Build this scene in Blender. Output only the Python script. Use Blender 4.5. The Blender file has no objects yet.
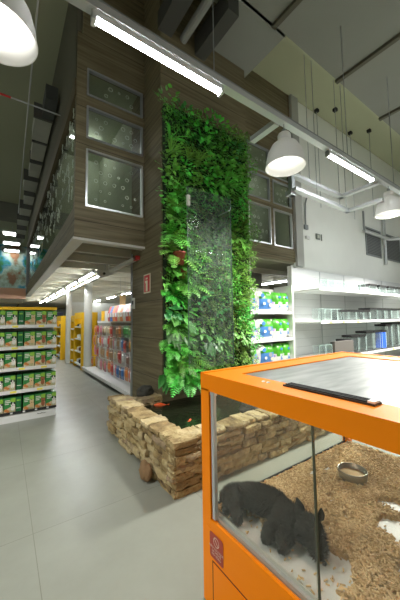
import bpy, bmesh, math, random
from mathutils import Vector, Matrix, noise
random.seed(7)
PI = math.pi
C = bpy.context.scene.collection
# ------------------------------------------------------------------ camera
def cam_rows(yaw, pitch, roll):
    cy, sy, cp, sp, cr, sr = math.cos(yaw), math.sin(yaw), math.cos(pitch), math.sin(pitch), math.cos(roll), math.sin(roll)
    f = Vector((sy*cp, cy*cp, sp)); r = Vector((cy, -sy, 0)); d = -r.cross(f)
    return cr*r+sr*d, -sr*r+cr*d, f
r_, d_, f_ = cam_rows(0.60866, 0.07114, 0.01476)
cam = bpy.data.cameras.new('camera'); co = bpy.data.objects.new('camera', cam); C.objects.link(co)
u_ = -d_; b_ = -f_
co.matrix_world = Matrix(((r_.x, u_.x, b_.x, 0), (r_.y, u_.y, b_.y, 0), (r_.z, u_.z, b_.z, 1.5), (0, 0, 0, 1)))
cam.sensor_fit = 'VERTICAL'; cam.sensor_height = 36; cam.lens = 280.36/600*36; cam.clip_start = .02; cam.clip_end = 200
bpy.context.scene.camera = co
# ------------------------------------------------------------------ world, exposure
w = bpy.data.worlds.new('world'); bpy.context.scene.world = w; w.use_nodes = True
w.node_tree.nodes['Background'].inputs[0].default_value = (.97, 1, .84, 1)
w.node_tree.nodes['Background'].inputs[1].default_value = .20
vs = bpy.context.scene.view_settings
vs.view_transform = 'Standard'; vs.look = 'None'; vs.gamma = 1; vs.use_curve_mapping = False; vs.exposure = 0.0
TUBE = 62.0      # emission of fluorescent tubes
LAMPW = 60.0     # scale of the pendants' bulbs
# ------------------------------------------------------------------ materials
MT = {}
def nodes(name):
    m = bpy.data.materials.new(name); m.use_nodes = True; nt = m.node_tree
    return m, nt, nt.nodes['Principled BSDF']
def mat(name, col, rough=.6, metal=0., var=0., vscale=8., bump=0., bscale=60., isl=0., objr=0., spec=.5, trans=0.):
    if name in MT: return MT[name]
    m, nt, b = nodes(name); L = nt.links
    b.inputs['Roughness'].default_value = rough; b.inputs['Metallic'].default_value = metal
    b.inputs['Specular IOR Level'].default_value = spec
    b.inputs['Base Color'].default_value = (*col, 1)
    last = None
    if var or isl or objr:
        hsv = nt.nodes.new('ShaderNodeHueSaturation'); hsv.inputs['Color'].default_value = (*col, 1)
        terms = []
        if var:
            tc = nt.nodes.new('ShaderNodeTexCoord'); n = nt.nodes.new('ShaderNodeTexNoise'); n.inputs['Scale'].default_value = vscale; n.inputs['Detail'].default_value = 5
            L.new(tc.outputs['Object'], n.inputs['Vector']); terms.append((n.outputs['Fac'], var*2))
        if isl:
            g = nt.nodes.new('ShaderNodeNewGeometry'); terms.append((g.outputs['Random Per Island'], isl))
        if objr:
            g = nt.nodes.new('ShaderNodeObjectInfo'); terms.append((g.outputs['Random'], objr))
        acc = None
        for s, k in terms:
            ma = nt.nodes.new('ShaderNodeMath'); ma.operation = 'MULTIPLY_ADD'; L.new(s, ma.inputs[0]); ma.inputs[1].default_value = k*2
            if acc is None: ma.inputs[2].default_value = 1-sum(t[1] for t in terms)
            else: L.new(acc, ma.inputs[2])
            acc = ma.outputs[0]
        L.new(acc, hsv.inputs['Value'])
        if isl or objr:
            mh = nt.nodes.new('ShaderNodeMath'); mh.operation = 'MULTIPLY_ADD'; L.new(terms[-1][0], mh.inputs[0]); mh.inputs[1].default_value = .05; mh.inputs[2].default_value = .475
            L.new(mh.outputs[0], hsv.inputs['Hue'])
        L.new(hsv.outputs['Color'], b.inputs['Base Color'])
    if bump:
        tc = nt.nodes.new('ShaderNodeTexCoord'); n = nt.nodes.new('ShaderNodeTexNoise'); n.inputs['Scale'].default_value = bscale; n.inputs['Detail'].default_value = 6
        bp = nt.nodes.new('ShaderNodeBump'); bp.inputs['Strength'].default_value = bump; bp.inputs['Distance'].default_value = .02
        L.new(tc.outputs['Object'], n.inputs['Vector']); L.new(n.outputs['Fac'], bp.inputs['Height']); L.new(bp.outputs['Normal'], b.inputs['Normal'])
    MT[name] = m; return m
def emis(name, col, st):
    if name in MT: return MT[name]
    m, nt, b = nodes(name); b.inputs['Base Color'].default_value = (*col, 1)
    b.inputs['Emission Color'].default_value = (*col, 1); b.inputs['Emission Strength'].default_value = st
    MT[name] = m; return m
def glassy(name, tint, refl=1.0, rough=.0, haze=0., hazecol=(.8, .85, .8), drops=False):
    m = bpy.data.materials.new(name); m.use_nodes = True; nt = m.node_tree; nt.nodes.clear(); L = nt.links
    o = nt.nodes.new('ShaderNodeOutputMaterial'); t = nt.nodes.new('ShaderNodeBsdfTransparent'); t.inputs[0].default_value = (*tint, 1)
    g = nt.nodes.new('ShaderNodeBsdfGlossy'); g.inputs['Roughness'].default_value = rough
    lw = nt.nodes.new('ShaderNodeLayerWeight'); lw.inputs[0].default_value = .5
    pw = nt.nodes.new('ShaderNodeMath'); pw.operation = 'POWER'; pw.inputs[1].default_value = 5; L.new(lw.outputs['Facing'], pw.inputs[0])
    mu = nt.nodes.new('ShaderNodeMath'); mu.operation = 'MULTIPLY_ADD'; mu.inputs[1].default_value = .9*refl; mu.inputs[2].default_value = .03*refl; L.new(pw.outputs[0], mu.inputs[0])
    mx = nt.nodes.new('ShaderNodeMixShader'); L.new(mu.outputs[0], mx.inputs[0]); L.new(t.outputs[0], mx.inputs[1]); L.new(g.outputs[0], mx.inputs[2])
    out = mx.outputs[0]
    if haze:
        d = nt.nodes.new('ShaderNodeBsdfDiffuse'); d.inputs[0].default_value = (*hazecol, 1)
        m2 = nt.nodes.new('ShaderNodeMixShader'); L.new(out, m2.inputs[1]); L.new(d.outputs[0], m2.inputs[2]); m2.inputs[0].default_value = haze
        if drops:
            tc = nt.nodes.new('ShaderNodeTexCoord'); n = nt.nodes.new('ShaderNodeTexNoise'); n.inputs['Scale'].default_value = 9; n.inputs['Detail'].default_value = 12; n.inputs['Roughness'].default_value = .8
            cr = nt.nodes.new('ShaderNodeMapRange'); cr.inputs[1].default_value = .38; cr.inputs[2].default_value = .68; cr.inputs[3].default_value = 0; cr.inputs[4].default_value = haze*2
            L.new(tc.outputs['Object'], n.inputs['Vector']); L.new(n.outputs['Fac'], cr.inputs[0]); L.new(cr.outputs[0], m2.inputs[0])
        out = m2.outputs[0]
    L.new(out, o.inputs[0]); MT[name] = m; return m
def wood(name, c1, c2, axis='Z', rough=.58):
    m, nt, b = nodes(name); L = nt.links; b.inputs['Specular IOR Level'].default_value = .28
    tc = nt.nodes.new('ShaderNodeTexCoord'); mp = nt.nodes.new('ShaderNodeMapping'); mp.inputs['Scale'].default_value = (1.2, 1.2, 30)
    n = nt.nodes.new('ShaderNodeTexNoise'); n.inputs['Scale'].default_value = 1.0; n.inputs['Detail'].default_value = 8
    L.new(tc.outputs['Object'], mp.inputs[0]); L.new(mp.outputs[0], n.inputs['Vector'])
    cr = nt.nodes.new('ShaderNodeValToRGB'); cr.color_ramp.elements[0].position = .3; cr.color_ramp.elements[0].color = (*c1, 1); cr.color_ramp.elements[1].position = .7; cr.color_ramp.elements[1].color = (*c2, 1)
    L.new(n.outputs['Fac'], cr.inputs[0])
    # panel joints every .61 m in height
    sx = nt.nodes.new('ShaderNodeSeparateXYZ'); L.new(tc.outputs['Object'], sx.inputs[0])
    dv = nt.nodes.new('ShaderNodeMath'); dv.operation = 'MULTIPLY'; dv.inputs[1].default_value = 1/.61; L.new(sx.outputs['Z'], dv.inputs[0])
    fc = nt.nodes.new('ShaderNodeMath'); fc.operation = 'FRACT'; L.new(dv.outputs[0], fc.inputs[0])
    gt = nt.nodes.new('ShaderNodeMath'); gt.operation = 'GREATER_THAN'; gt.inputs[1].default_value = .985; L.new(fc.outputs[0], gt.inputs[0])
    mx = nt.nodes.new('ShaderNodeMix'); mx.data_type = 'RGBA'; L.new(gt.outputs[0], mx.inputs['Factor']); L.new(cr.outputs[0], mx.inputs['A']); mx.inputs['B'].default_value = (c1[0]*.35, c1[1]*.35, c1[2]*.35, 1)
    L.new(mx.outputs['Result'], b.inputs['Base Color']); b.inputs['Roughness'].default_value = rough
    MT[name] = m; return m
def floor_mat():
    m, nt, b = nodes('polished_floor'); L = nt.links
    tc = nt.nodes.new('ShaderNodeTexCoord')
    mp = nt.nodes.new('ShaderNodeMapping'); mp.inputs['Location'].default_value = (-.21, -.02, 0)
    L.new(tc.outputs['Object'], mp.inputs[0])
    br = nt.nodes.new('ShaderNodeTexBrick'); br.offset = 0; br.inputs['Scale'].default_value = 1; br.inputs['Mortar Size'].default_value = .0022; br.inputs['Brick Width'].default_value = 1.2; br.inputs['Row Height'].default_value = 1.2
    br.inputs['Color1'].default_value = (1, 1, 1, 1); br.inputs['Color2'].default_value = (.96, .96, .96, 1); br.inputs['Mortar'].default_value = (.62, .6, .57, 1)
    L.new(mp.outputs[0], br.inputs['Vector'])
    n = nt.nodes.new('ShaderNodeTexNoise'); n.inputs['Scale'].default_value = 1.3; n.inputs['Detail'].default_value = 10; n.inputs['Roughness'].default_value = .65
    L.new(tc.outputs['Object'], n.inputs['Vector'])
    cr = nt.nodes.new('ShaderNodeValToRGB'); cr.color_ramp.elements[0].position = .25; cr.color_ramp.elements[0].color = (.225, .235, .195, 1); cr.color_ramp.elements[1].position = .75; cr.color_ramp.elements[1].color = (.29, .305, .26, 1)
    L.new(n.outputs['Fac'], cr.inputs[0])
    mx = nt.nodes.new('ShaderNodeMix'); mx.data_type = 'RGBA'; mx.blend_type = 'MULTIPLY'; mx.inputs['Factor'].default_value = 1
    L.new(cr.outputs[0], mx.inputs['A']); L.new(br.outputs['Color'], mx.inputs['B']); L.new(mx.outputs['Result'], b.inputs['Base Color'])
    n2 = nt.nodes.new('ShaderNodeTexNoise'); n2.inputs['Scale'].default_value = 5; L.new(tc.outputs['Object'], n2.inputs['Vector'])
    mr = nt.nodes.new('ShaderNodeMapRange'); mr.inputs[3].default_value = .26; mr.inputs[4].default_value = .42; L.new(n2.outputs['Fac'], mr.inputs[0]); L.new(mr.outputs[0], b.inputs['Roughness'])
    MT['floor'] = m; return m
def stripes(name, c1, c2, per, axis, frac=.5, rough=.6):
    m, nt, b = nodes(name); L = nt.links
    tc = nt.nodes.new('ShaderNodeTexCoord'); sx = nt.nodes.new('ShaderNodeSeparateXYZ'); L.new(tc.outputs['Object'], sx.inputs[0])
    dv = nt.nodes.new('ShaderNodeMath'); dv.operation = 'MULTIPLY'; dv.inputs[1].default_value = 1/per; L.new(sx.outputs[axis], dv.inputs[0])
    fc = nt.nodes.new('ShaderNodeMath'); fc.operation = 'FRACT'; L.new(dv.outputs[0], fc.inputs[0])
    gt = nt.nodes.new('ShaderNodeMath'); gt.operation = 'GREATER_THAN'; gt.inputs[1].default_value = frac; L.new(fc.outputs[0], gt.inputs[0])
    mx = nt.nodes.new('ShaderNodeMix'); mx.data_type = 'RGBA'; L.new(gt.outputs[0], mx.inputs['Factor']); mx.inputs['A'].default_value = (*c1, 1); mx.inputs['B'].default_value = (*c2, 1)
    L.new(mx.outputs['Result'], b.inputs['Base Color']); b.inputs['Roughness'].default_value = rough
    MT[name] = m; return m
def ramp_noise(name, stops, scale, rough=.7, vor=False, bump=0, stretch=(1, 1, 1), isl=False):
    m, nt, b = nodes(name); L = nt.links
    tc = nt.nodes.new('ShaderNodeTexCoord'); mp = nt.nodes.new('ShaderNodeMapping'); mp.inputs['Scale'].default_value = stretch; L.new(tc.outputs['Object'], mp.inputs[0])
    n = nt.nodes.new('ShaderNodeTexNoise'); n.inputs['Scale'].default_value = scale; n.inputs['Detail'].default_value = 8
    L.new(mp.outputs[0], n.inputs['Vector']); src = n.outputs['Fac']
    if isl:
        g = nt.nodes.new('ShaderNodeNewGeometry'); a = nt.nodes.new('ShaderNodeMath'); a.operation = 'MULTIPLY_ADD'; a.inputs[1].default_value = .6
        s = nt.nodes.new('ShaderNodeMath'); s.operation = 'MULTIPLY_ADD'; s.inputs[1].default_value = 1.0; s.inputs[2].default_value = -.3
        L.new(g.outputs['Random Per Island'], a.inputs[0]); L.new(src, s.inputs[0]); L.new(s.outputs[0], a.inputs[2]); src = a.outputs[0]
    cr = nt.nodes.new('ShaderNodeValToRGB'); e = cr.color_ramp.elements
    while len(e) < len(stops): e.new(.5)
    for i, (p, c) in enumerate(stops): e[i].position = p; e[i].color = (*c, 1)
    L.new(src, cr.inputs[0]); L.new(cr.outputs[0], b.inputs['Base Color']); b.inputs['Roughness'].default_value = rough
    if bump:
        bp = nt.nodes.new('ShaderNodeBump'); bp.inputs['Strength'].default_value = bump; bp.inputs['Distance'].default_value = .02
        n2 = nt.nodes.new('ShaderNodeTexNoise'); n2.inputs['Scale'].default_value = scale*5; n2.inputs['Detail'].default_value = 8; L.new(mp.outputs[0], n2.inputs['Vector'])
        L.new(n2.outputs['Fac'], bp.inputs['Height']); L.new(bp.outputs[0], b.inputs['Normal'])
    MT[name] = m; return m
floor_mat()
WOOD = wood('walnut_panel', (.115, .094, .05), (.22, .188, .11))
WOODM = wood('walnut_trim', (.085, .066, .035), (.14, .11, .065))
CEIL = mat('ceiling_paint', (.37, .385, .26), .9, var=.05, vscale=.5)
SLAB = mat('ceiling_slab_paint', (.22, .225, .2), .9, var=.06, vscale=.6)
WALL = mat('white_wall_paint', (.86, .88, .83), .75, var=.02, vscale=2)
WHITE = mat('white_metal', (.72, .73, .71), .4)
WHITE2 = stripes('white_back_panel', (.68, .7, .7), (.45, .47, .47), .2, 'Z', .96, .5)
OFFW = mat('off_white_paint', (.6, .6, .54), .6, var=.04, vscale=3)
RIB = mat('mezzanine_soffit', (.24, .235, .16), .7, var=.05)
GREY = mat('grey_metal', (.3, .32, .32), .45, .5)
LGREY = mat('light_grey_metal', (.5, .52, .52), .45, .3)
CHROME = mat('bright_aluminium', (.75, .76, .76), .3, .8)
BLACK = mat('black_plastic', (.012, .012, .012), .4)
BLACKM = mat('black_matt', (.02, .02, .02), .8)
ORANGE = mat('orange_lacquer', (1.0, .265, .0), .4, bump=.03, bscale=150, spec=.18)
YELLOW = mat('yellow_metal', (.85, .50, .01), .4)
YELL2 = mat('yellow_label', (.85, .75, .1), .5)
RED = mat('red_paint', (.6, .03, .03), .4)
SREDM = mat('red_sticker', (.42, .055, .03), .5)
CREAM = mat('cream_print', (.75, .7, .5), .5)
TUBEM = emis('tube_light', (.93, .96, 1.), TUBE)
TUBEF = emis('aisle_tube_light', (.93, .97, 1.), 105)
TUBEF2 = emis('back_row_tube_light', (.93, .97, 1.), 45)
DISC = emis('lamp_bulb', (1, .98, .93), 11)
CEILL = emis('ceiling_panel_light', (.95, 1, .97), 12)
GLASS = glassy('clear_glass', (.93, .95, .93), 1.0)
VGLASS = glassy('vitrine_glass', (.96, .97, .95), .9, 0, haze=.012)
TANKG = glassy('tank_glass', (.975, .995, .99), .6, .02, haze=.02, hazecol=(.75, .86, .83))
FOG = glassy('wet_glass', (.86, .9, .88), .12, .02, haze=.05, hazecol=(.5, .6, .52), drops=True)
STONE = ramp_noise('sandstone', [(.0, (.10, .065, .035)), (.25, (.26, .18, .075)), (.45, (.42, .32, .15)), (.62, (.52, .42, .23)), (.8, (.28, .21, .12)), (1, (.40, .27, .18))], 7, .9, bump=1.0, isl=True)
PELLET = ramp_noise('wood_pellets', [(.1, (.42, .28, .12)), (.5, (.68, .49, .25)), (.9, (.85, .68, .4))], 6, .8, isl=True)
# ------------------------------------------------------------------ mesh helpers
class MB:
    def __init__(s): s.v = []; s.f = []; s.m = []; s.mats = []
    def mi(s, m):
        if m not in s.mats: s.mats.append(m)
        return s.mats.index(m)
    def add(s, vs_, fs, m):
        o = len(s.v); k = s.mi(m); s.v += [tuple(v) for v in vs_]; s.f += [tuple(i+o for i in f) for f in fs]; s.m += [k]*len(fs); return s
    def box(s, a, b, m):
        x0, y0, z0 = (min(a[i], b[i]) for i in range(3)); x1, y1, z1 = (max(a[i], b[i]) for i in range(3))
        return s.add([(x0,y0,z0),(x1,y0,z0),(x1,y1,z0),(x0,y1,z0),(x0,y0,z1),(x1,y0,z1),(x1,y1,z1),(x0,y1,z1)],
              [(0,3,2,1),(4,5,6,7),(0,1,5,4),(1,2,6,5),(2,3,7,6),(3,0,4,7)], m)
    def quad(s, p, m): return s.add(p, [tuple(range(len(p)))], m)
    def tube(s, pts, r, m, n=8, caps=True):
        pts = [Vector(p) for p in pts]; rs = r if isinstance(r, (list, tuple)) else [r]*len(pts); vs_ = []; fs = []
        for i, p in enumerate(pts):
            t = (pts[min(i+1, len(pts)-1)]-pts[max(i-1, 0)]).normalized(); a = t.orthogonal().normalized() if i == 0 else (pa-t*pa.dot(t)).normalized(); pa = a; b = t.cross(a)
            for k in range(n): an = 2*PI*k/n; vs_.append(p+(a*math.cos(an)+b*math.sin(an))*rs[i])
        for i in range(len(pts)-1):
            for k in range(n): fs.append((i*n+k, i*n+(k+1)%n, (i+1)*n+(k+1)%n, (i+1)*n+k))
        if caps: fs.append(tuple(range(n-1, -1, -1))); fs.append(tuple((len(pts)-1)*n+k for k in range(n)))
        return s.add(vs_, fs, m)
    def lathe(s, prof, c, m, n=32):
        vs_ = []; fs = []
        for r, z in prof:
            for k in range(n): a = 2*PI*k/n; vs_.append((c[0]+r*math.cos(a), c[1]+r*math.sin(a), c[2]+z))
        for i in range(len(prof)-1):
            for k in range(n): fs.append((i*n+k, i*n+(k+1)%n, (i+1)*n+(k+1)%n, (i+1)*n+k))
        return s.add(vs_, fs, m)
    def build(s, name, parent=None, smooth=False, bevel=0., loc=None):
        me = bpy.data.meshes.new(name); me.from_pydata(s.v, [], s.f)
        for m in s.mats: me.materials.append(m)
        me.polygons.foreach_set('material_index', s.m)
        if smooth: me.polygons.foreach_set('use_smooth', [True]*len(s.f))
        me.update()
        o = bpy.data.objects.new(name, me); C.objects.link(o)
        if loc is not None: o.location = loc
        if parent: o.parent = parent
        if bevel:
            b = o.modifiers.new('bevel', 'BEVEL'); b.width = bevel; b.segments = 2; b.limit_method = 'ANGLE'
        return o
def B(a, b, m): return MB().box(a, b, m)
def tag(o, label, cat, group=None, kind=None):
    if label: o['label'] = label
    if cat: o['category'] = cat
    if group: o['group'] = group
    if kind: o['kind'] = kind
    return o
def thing(name, loc, label, cat, group=None, rz=0):
    o = bpy.data.objects.new(name, None); C.objects.link(o); o.location = loc; o.rotation_euler = (0, 0, rz); o.empty_display_size = .1
    return tag(o, label, cat, group)
def struct(name, mb, **k):
    o = mb.build(name, **k); o['kind'] = 'structure'; return o
def dup(root, loc, rz=None, label=None, group=None, scale=None):
    r = root.copy(); C.objects.link(r); r.location = loc
    if rz is not None: r.rotation_euler = rz if hasattr(rz, '__len__') else (0, 0, rz)
    if label: r['label'] = label
    if group: r['group'] = group
    if scale: r.scale = scale if hasattr(scale, '__len__') else (scale,)*3
    for ch in list(root.children):
        c = ch.copy(); C.objects.link(c); c.parent = r
        for g in ch.children: d = g.copy(); C.objects.link(d); d.parent = c
    return r
ORD = ['first', 'second', 'third', 'fourth', 'fifth', 'sixth', 'seventh', 'eighth', 'ninth', 'tenth', 'eleventh', 'twelfth', 'thirteenth', 'fourteenth', 'fifteenth', 'sixteenth', 'seventeenth', 'eighteenth', 'nineteenth', 'twentieth']
# ================================================================== SETTING
struct('floor', B((-7, -4, -.05), (14.5, 31, 0), MT['floor']))
struct('wall_back', B((-7, 31, -.05), (14.5, 31.1, 8), WALL))
struct('wall_left', B((-7.1, -4, -.05), (-7, 31, 8), WALL))
struct('ceiling', B((-7, 2.88, 7.5), (14.5, 31, 7.6), CEIL))
struct('wall_right', B((6.12, 4.45, 0), (14.5, 4.6, 7.5), WALL))
# lower pale ceiling slabs with joint channels
s = MB(); s.box((-7, -4, 6.5), (14.5, 2.88, 6.58), SLAB); s.box((2.83, 2.88, 6.5), (3.95, 4.05, 6.58), SLAB); struct('ceiling_slab', s)
s = B((-7, 2.88, 6.5), (14.5, 2.92, 7.5), CEIL); struct('trim_1', s)
s = MB()
for x in (-2.4, -.4, 1.6, 3.62, 5.6, 7.6, 9.6): s.box((x-.03, -4, 6.44), (x+.05, 2.9, 6.5), mat('slab_joint', (.10, .095, .07), .9))
struct('trim_2', s)
# mezzanine: soffit, ribs, slab edges
s = MB(); s.box((.86, 4.5, 2.9), (14.5, 31, 3.0), RIB); struct('ceiling_mezzanine', s)
s = MB()
y = 5.3
while y < 30: s.box((.9, y, 2.76), (9, y+.07, 2.9), mat('soffit_rib', (.5, .48, .37), .6)); y += .85
struct('trim_3', s)
s = MB(); s.box((.82, 4.45, 2.77), (1.95, 4.53, 3.25), WOOD); s.box((.82, 4.53, 2.77), (.90, 15.7, 3.25), WOOD)
s.box((3.82, 4.45, 2.95), (6.12, 4.53, 3.25), WOOD)
s.box((.82, 4.45, 2.74), (6.12, 4.56, 2.77), OFFW) if False else None
struct('trim_4', s)
s = MB(); s.box((.80, 4.43, 2.735), (1.95, 4.58, 2.77), OFFW); s.box((.80, 4.58, 2.735), (.97, 15.7, 2.77), OFFW); struct('trim_5', s)
# walnut front face of mezzanine around windows  (left group one column, right group two columns)
s = MB()
s.box((.82, 4.45, 3.25), (.97, 4.57, 6.1), WOOD); s.box((1.90, 4.46, 3.25), (1.95, 4.53, 7.5), WOODM)
for z0, z1 in ((4.21, 4.38), (4.92, 5.09), (5.55, 7.5)): s.box((.9, 4.455, z0), (1.95, 4.55, z1), WOOD)
s.box((.9, 4.455, 3.2), (1.95, 4.55, 3.28), WOOD)
s.box((3.82, 4.455, 3.2), (4.48, 4.55, 7.5), WOOD); s.box((5.24, 4.455, 3.2), (5.33, 4.55, 5.7), WOOD); s.box((6.05, 4.455, 3.2), (6.12, 4.55, 7.5), WOODM)
for z0, z1 in ((3.2, 3.28), (4.21, 4.34), (4.95, 5.02), (5.66, 7.5)): s.box((4.4, 4.457, z0), (6.1, 4.552, z1), WOOD)
struct('wall_mezzanine', s)
# column
struct('wall_column', MB().box((1.95, 3.81, 0), (3.82, 5.06, 7.5), WOOD))
s = MB(); s.box((1.955, 4.99, .0), (1.94, 5.07, 2.76), GREY); struct('trim_6', s)
# mezzanine room shell seen through the windows
INT = mat('mezzanine_room_paint', (.36, .40, .28), .9, var=.04)
struct('wall_mezzanine_room', B((.95, 7.5, 3.0), (6.2, 7.6, 5.9), INT))
struct('ceiling_mezzanine_room', MB().box((.86, 4.56, 5.75), (6.12, 16, 5.85), INT))
struct('floor_mezzanine', B((.86, 4.56, 3.0), (6.12, 16, 3.05), BLACKM))
s = MB(); s.box((1.98, 5.07, 3.05), (2.05, 7.5, 5.75), INT); s.box((4.0, 5.07, 3.05), (3.9, 7.5, 5.75), INT); s.box((6.03, 4.56, 3.0), (6.12, 16, 7.5), INT); struct('wall_mezzanine_partition', s)
def ring(mb, c, r, t, m, n=14):
    vs_ = []; fs = []
    for k in range(n):
        a = 2*PI*k/n
        for rr in (r-t, r): vs_.append((c[0]+rr*math.cos(a), c[1], c[2]+rr*math.sin(a)))
    for k in range(n): j = (k+1) % n; fs.append((2*k, 2*k+1, 2*j+1, 2*j))
    mb.add(vs_, fs, m)
ETCH = mat('etched_dot', (.62, .68, .58), .6)
def window(n, x0, x1, z0, z1, frame, etched=True):
    w_ = struct('window_%d' % n, B((x0, 4.49, z0), (x1, 4.498, z1), GLASS)); t = .022
    f = MB(); f.box((x0-.01, 4.44, z0), (x0+t, 4.5, z1), frame); f.box((x1-t, 4.44, z0), (x1+.01, 4.5, z1), frame); f.box((x0, 4.441, z0-.01), (x1, 4.5, z0+t), frame); f.box((x0, 4.441, z1-t), (x1, 4.5, z1+.01), frame)
    f.build('window_frame', w_)
    if etched:
        e = MB(); nx = int((x1-x0)/.17); nz = max(2, int((z1-z0)/.17))
        for i in range(nx):
            for k in range(nz):
                if random.random() < .55:
                    cx = x0+.12+(x1-x0-.2)*(i+.25+.5*(k % 2))/nx; cz = z0+.1+(z1-z0-.15)*(k+.3)/nz
                    ring(e, (cx, 4.486, cz), random.choice([.02, .035, .03]), .006, ETCH)
        e.build('etched_rings', w_)
window(1, .98, 1.91, 3.29, 4.2, CHROME); window(2, .98, 1.91, 4.39, 4.91, GREY); window(3, .98, 1.91, 5.1, 5.54, GREY)
window(4, 4.49, 5.22, 3.29, 4.2, CHROME, True); window(5, 5.34, 6.04, 3.29, 4.2, CHROME, False)
window(6, 4.49, 5.22, 4.35, 4.94, GREY); window(7, 5.34, 6.04, 4.35, 4.94, GREY)
window(8, 4.49, 5.22, 5.03, 5.65, GREY); window(9, 5.34, 6.04, 5.03, 5.65, GREY)
# side glazing of the mezzanine (along the aisle) with its timber beam and post
w_ = struct('window_10', B((.85, 4.6, 3.25), (.858, 15.5, 5.1), GLASS))
e = MB()
for k in range(170):
    yy = 4.8+random.random()**1.3*8; zz = 3.5+random.random()*1.4
    a = [( .845, yy+.02*math.sin(q*1.7+k)*1.3, zz+q*.035) for q in range(random.randint(3, 6))]
    e.tube(a, .006, ETCH, 4)
e.build('etched_squiggles', w_)
s = MB(); s.box((.80, 4.46, 5.05), (.93, 15.7, 5.3), WOODM); s.box((.82, 4.5, 5.3), (.9, 15.7, 7.5), mat('dark_gap_panel', (.13, .125, .09), .9)); struct('trim_7', s)
s = MB(); s.box((.78, 15.5, 3.2), (.92, 15.7, 5.1), GREY); struct('trim_8', s)
# far gallery turning left at the end of the aisle, its salmon edge and glass railing, mural wall
SALMON = mat('salmon_fascia', (.62, .36, .24), .7)
struct('trim_9', MB().box((-7, 15.7, 2.62), (.8, 15.85, 3.12), SALMON).box((-7, 15.85, 2.62), (.8, 20, 2.75), OFFW))
w_ = struct('window_11', B((-7, 15.74, 3.12), (.78, 15.75, 4.2), GLASS))
MUR = ramp_noise('painted_mural', [(.0, (.04, .15, .07)), (.40, (.04, .22, .08)), (.46, (.06, .33, .5)), (.52, (.45, .55, .5)), (.58, (.3, .38, .3)), (.64, (.25, .12, .06))], .9, .8, stretch=(1, 1, .8))
struct('wall_mural', B((-7, 25.9, 3.0), (.8, 26, 7.5), MUR))
struct('wall_mural_right', B((.8, 25.9, 3.0), (4, 26, 7.5), MUR))
struct('trim_10', B((-7, 16.6, 6.7), (.8, 17.2, 7.5), mat('concrete_beam', (.2, .2, .17), .9)))
# ================================================================== STORE LIGHTS
def tube_fixture(x0, x1, y, z, label, along='x', m=TUBEM, cat='ceiling light', group=None, w=.038):
    L_ = x1-x0
    if along == 'x': loc = ((x0+x1)/2, y, z); bx = lambda a, b, c, d, e_, f: ((a, c, e_), (b, d, f))
    else: loc = (y, (x0+x1)/2, z); bx = lambda a, b, c, d, e_, f: ((c, a, e_), (d, b, f))
    t = thing('tube_light', loc, label, cat, group)
    p = bx(-L_/2, L_/2, -w*.75, w*.75, .012, .07); B(*p, WHITE).build('housing', t)
    pts = [(-L_/2+.02, 0, 0), (L_/2-.02, 0, 0)] if along == 'x' else [(0, -L_/2+.02, 0), (0, L_/2-.02, 0)]
    MB().tube(pts, w*.75, m, 10).build('tube', t, smooth=True)
    for sgn in (-1, 1):
        p = bx(sgn*(L_/2-.03), sgn*L_/2, -w, w, -w*.8, .05); B(*p, WHITE).build('end_cap', t)
    return t
# main suspended track
YT, ZT = 2.25, 4.10
t = thing('lighting_track', (3, YT, ZT), 'long grey suspended lighting track carrying tubes and pendant lamps', 'lighting track')
MB().box((-3.6, -.045, -.03), (10.5, .045, .04), LGREY).box((-3.6, -.05, .04), (10.5, .05, .055), GREY).build('rail', t)
for x in (-3.1, -1.2, 1.6, 3.4):
    MB().tube([(x, 0, .05), (x, 0, 2.5)], .006, GREY, 5).build('hanger_rod', t)
tube_fixture(.52, 1.90, YT, ZT-.10, 'bright tube light on the track, before the timber column', group='tubes on the main track')
tube_fixture(3.98, 5.45, YT, ZT-.10, 'bright tube light on the track, right of the middle pendant lamp', group='tubes on the main track')
tube_fixture(6.9, 8.4, YT, ZT-.10, 'tube light on the track, first beyond the right frame edge', group='tubes on the main track')
tube_fixture(9.9, 11.4, YT, ZT-.10, 'tube light on the track, second beyond the right frame edge', group='tubes on the main track')
tube_fixture(-2.4, -1.0, YT, ZT-.10, 'added fill tube light on the track beyond the left frame edge', group='tubes on the main track')  # unseen tube added on the continuing track for fill
em, nt_, b_2 = nodes('white_enamel'); b_2.inputs['Base Color'].default_value = (.85, .85, .83, 1); b_2.inputs['Roughness'].default_value = .3
tl = nt_.nodes.new('ShaderNodeBsdfTranslucent'); tl.inputs[0].default_value = (.9, .9, .86, 1); mx_ = nt_.nodes.new('ShaderNodeMixShader'); mx_.inputs[0].default_value = .16
nt_.links.new(b_2.outputs[0], mx_.inputs[1]); nt_.links.new(tl.outputs[0], mx_.inputs[2]); nt_.links.new(mx_.outputs[0], nt_.nodes['Material Output'].inputs[0]); MT['white_enamel'] = em
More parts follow.
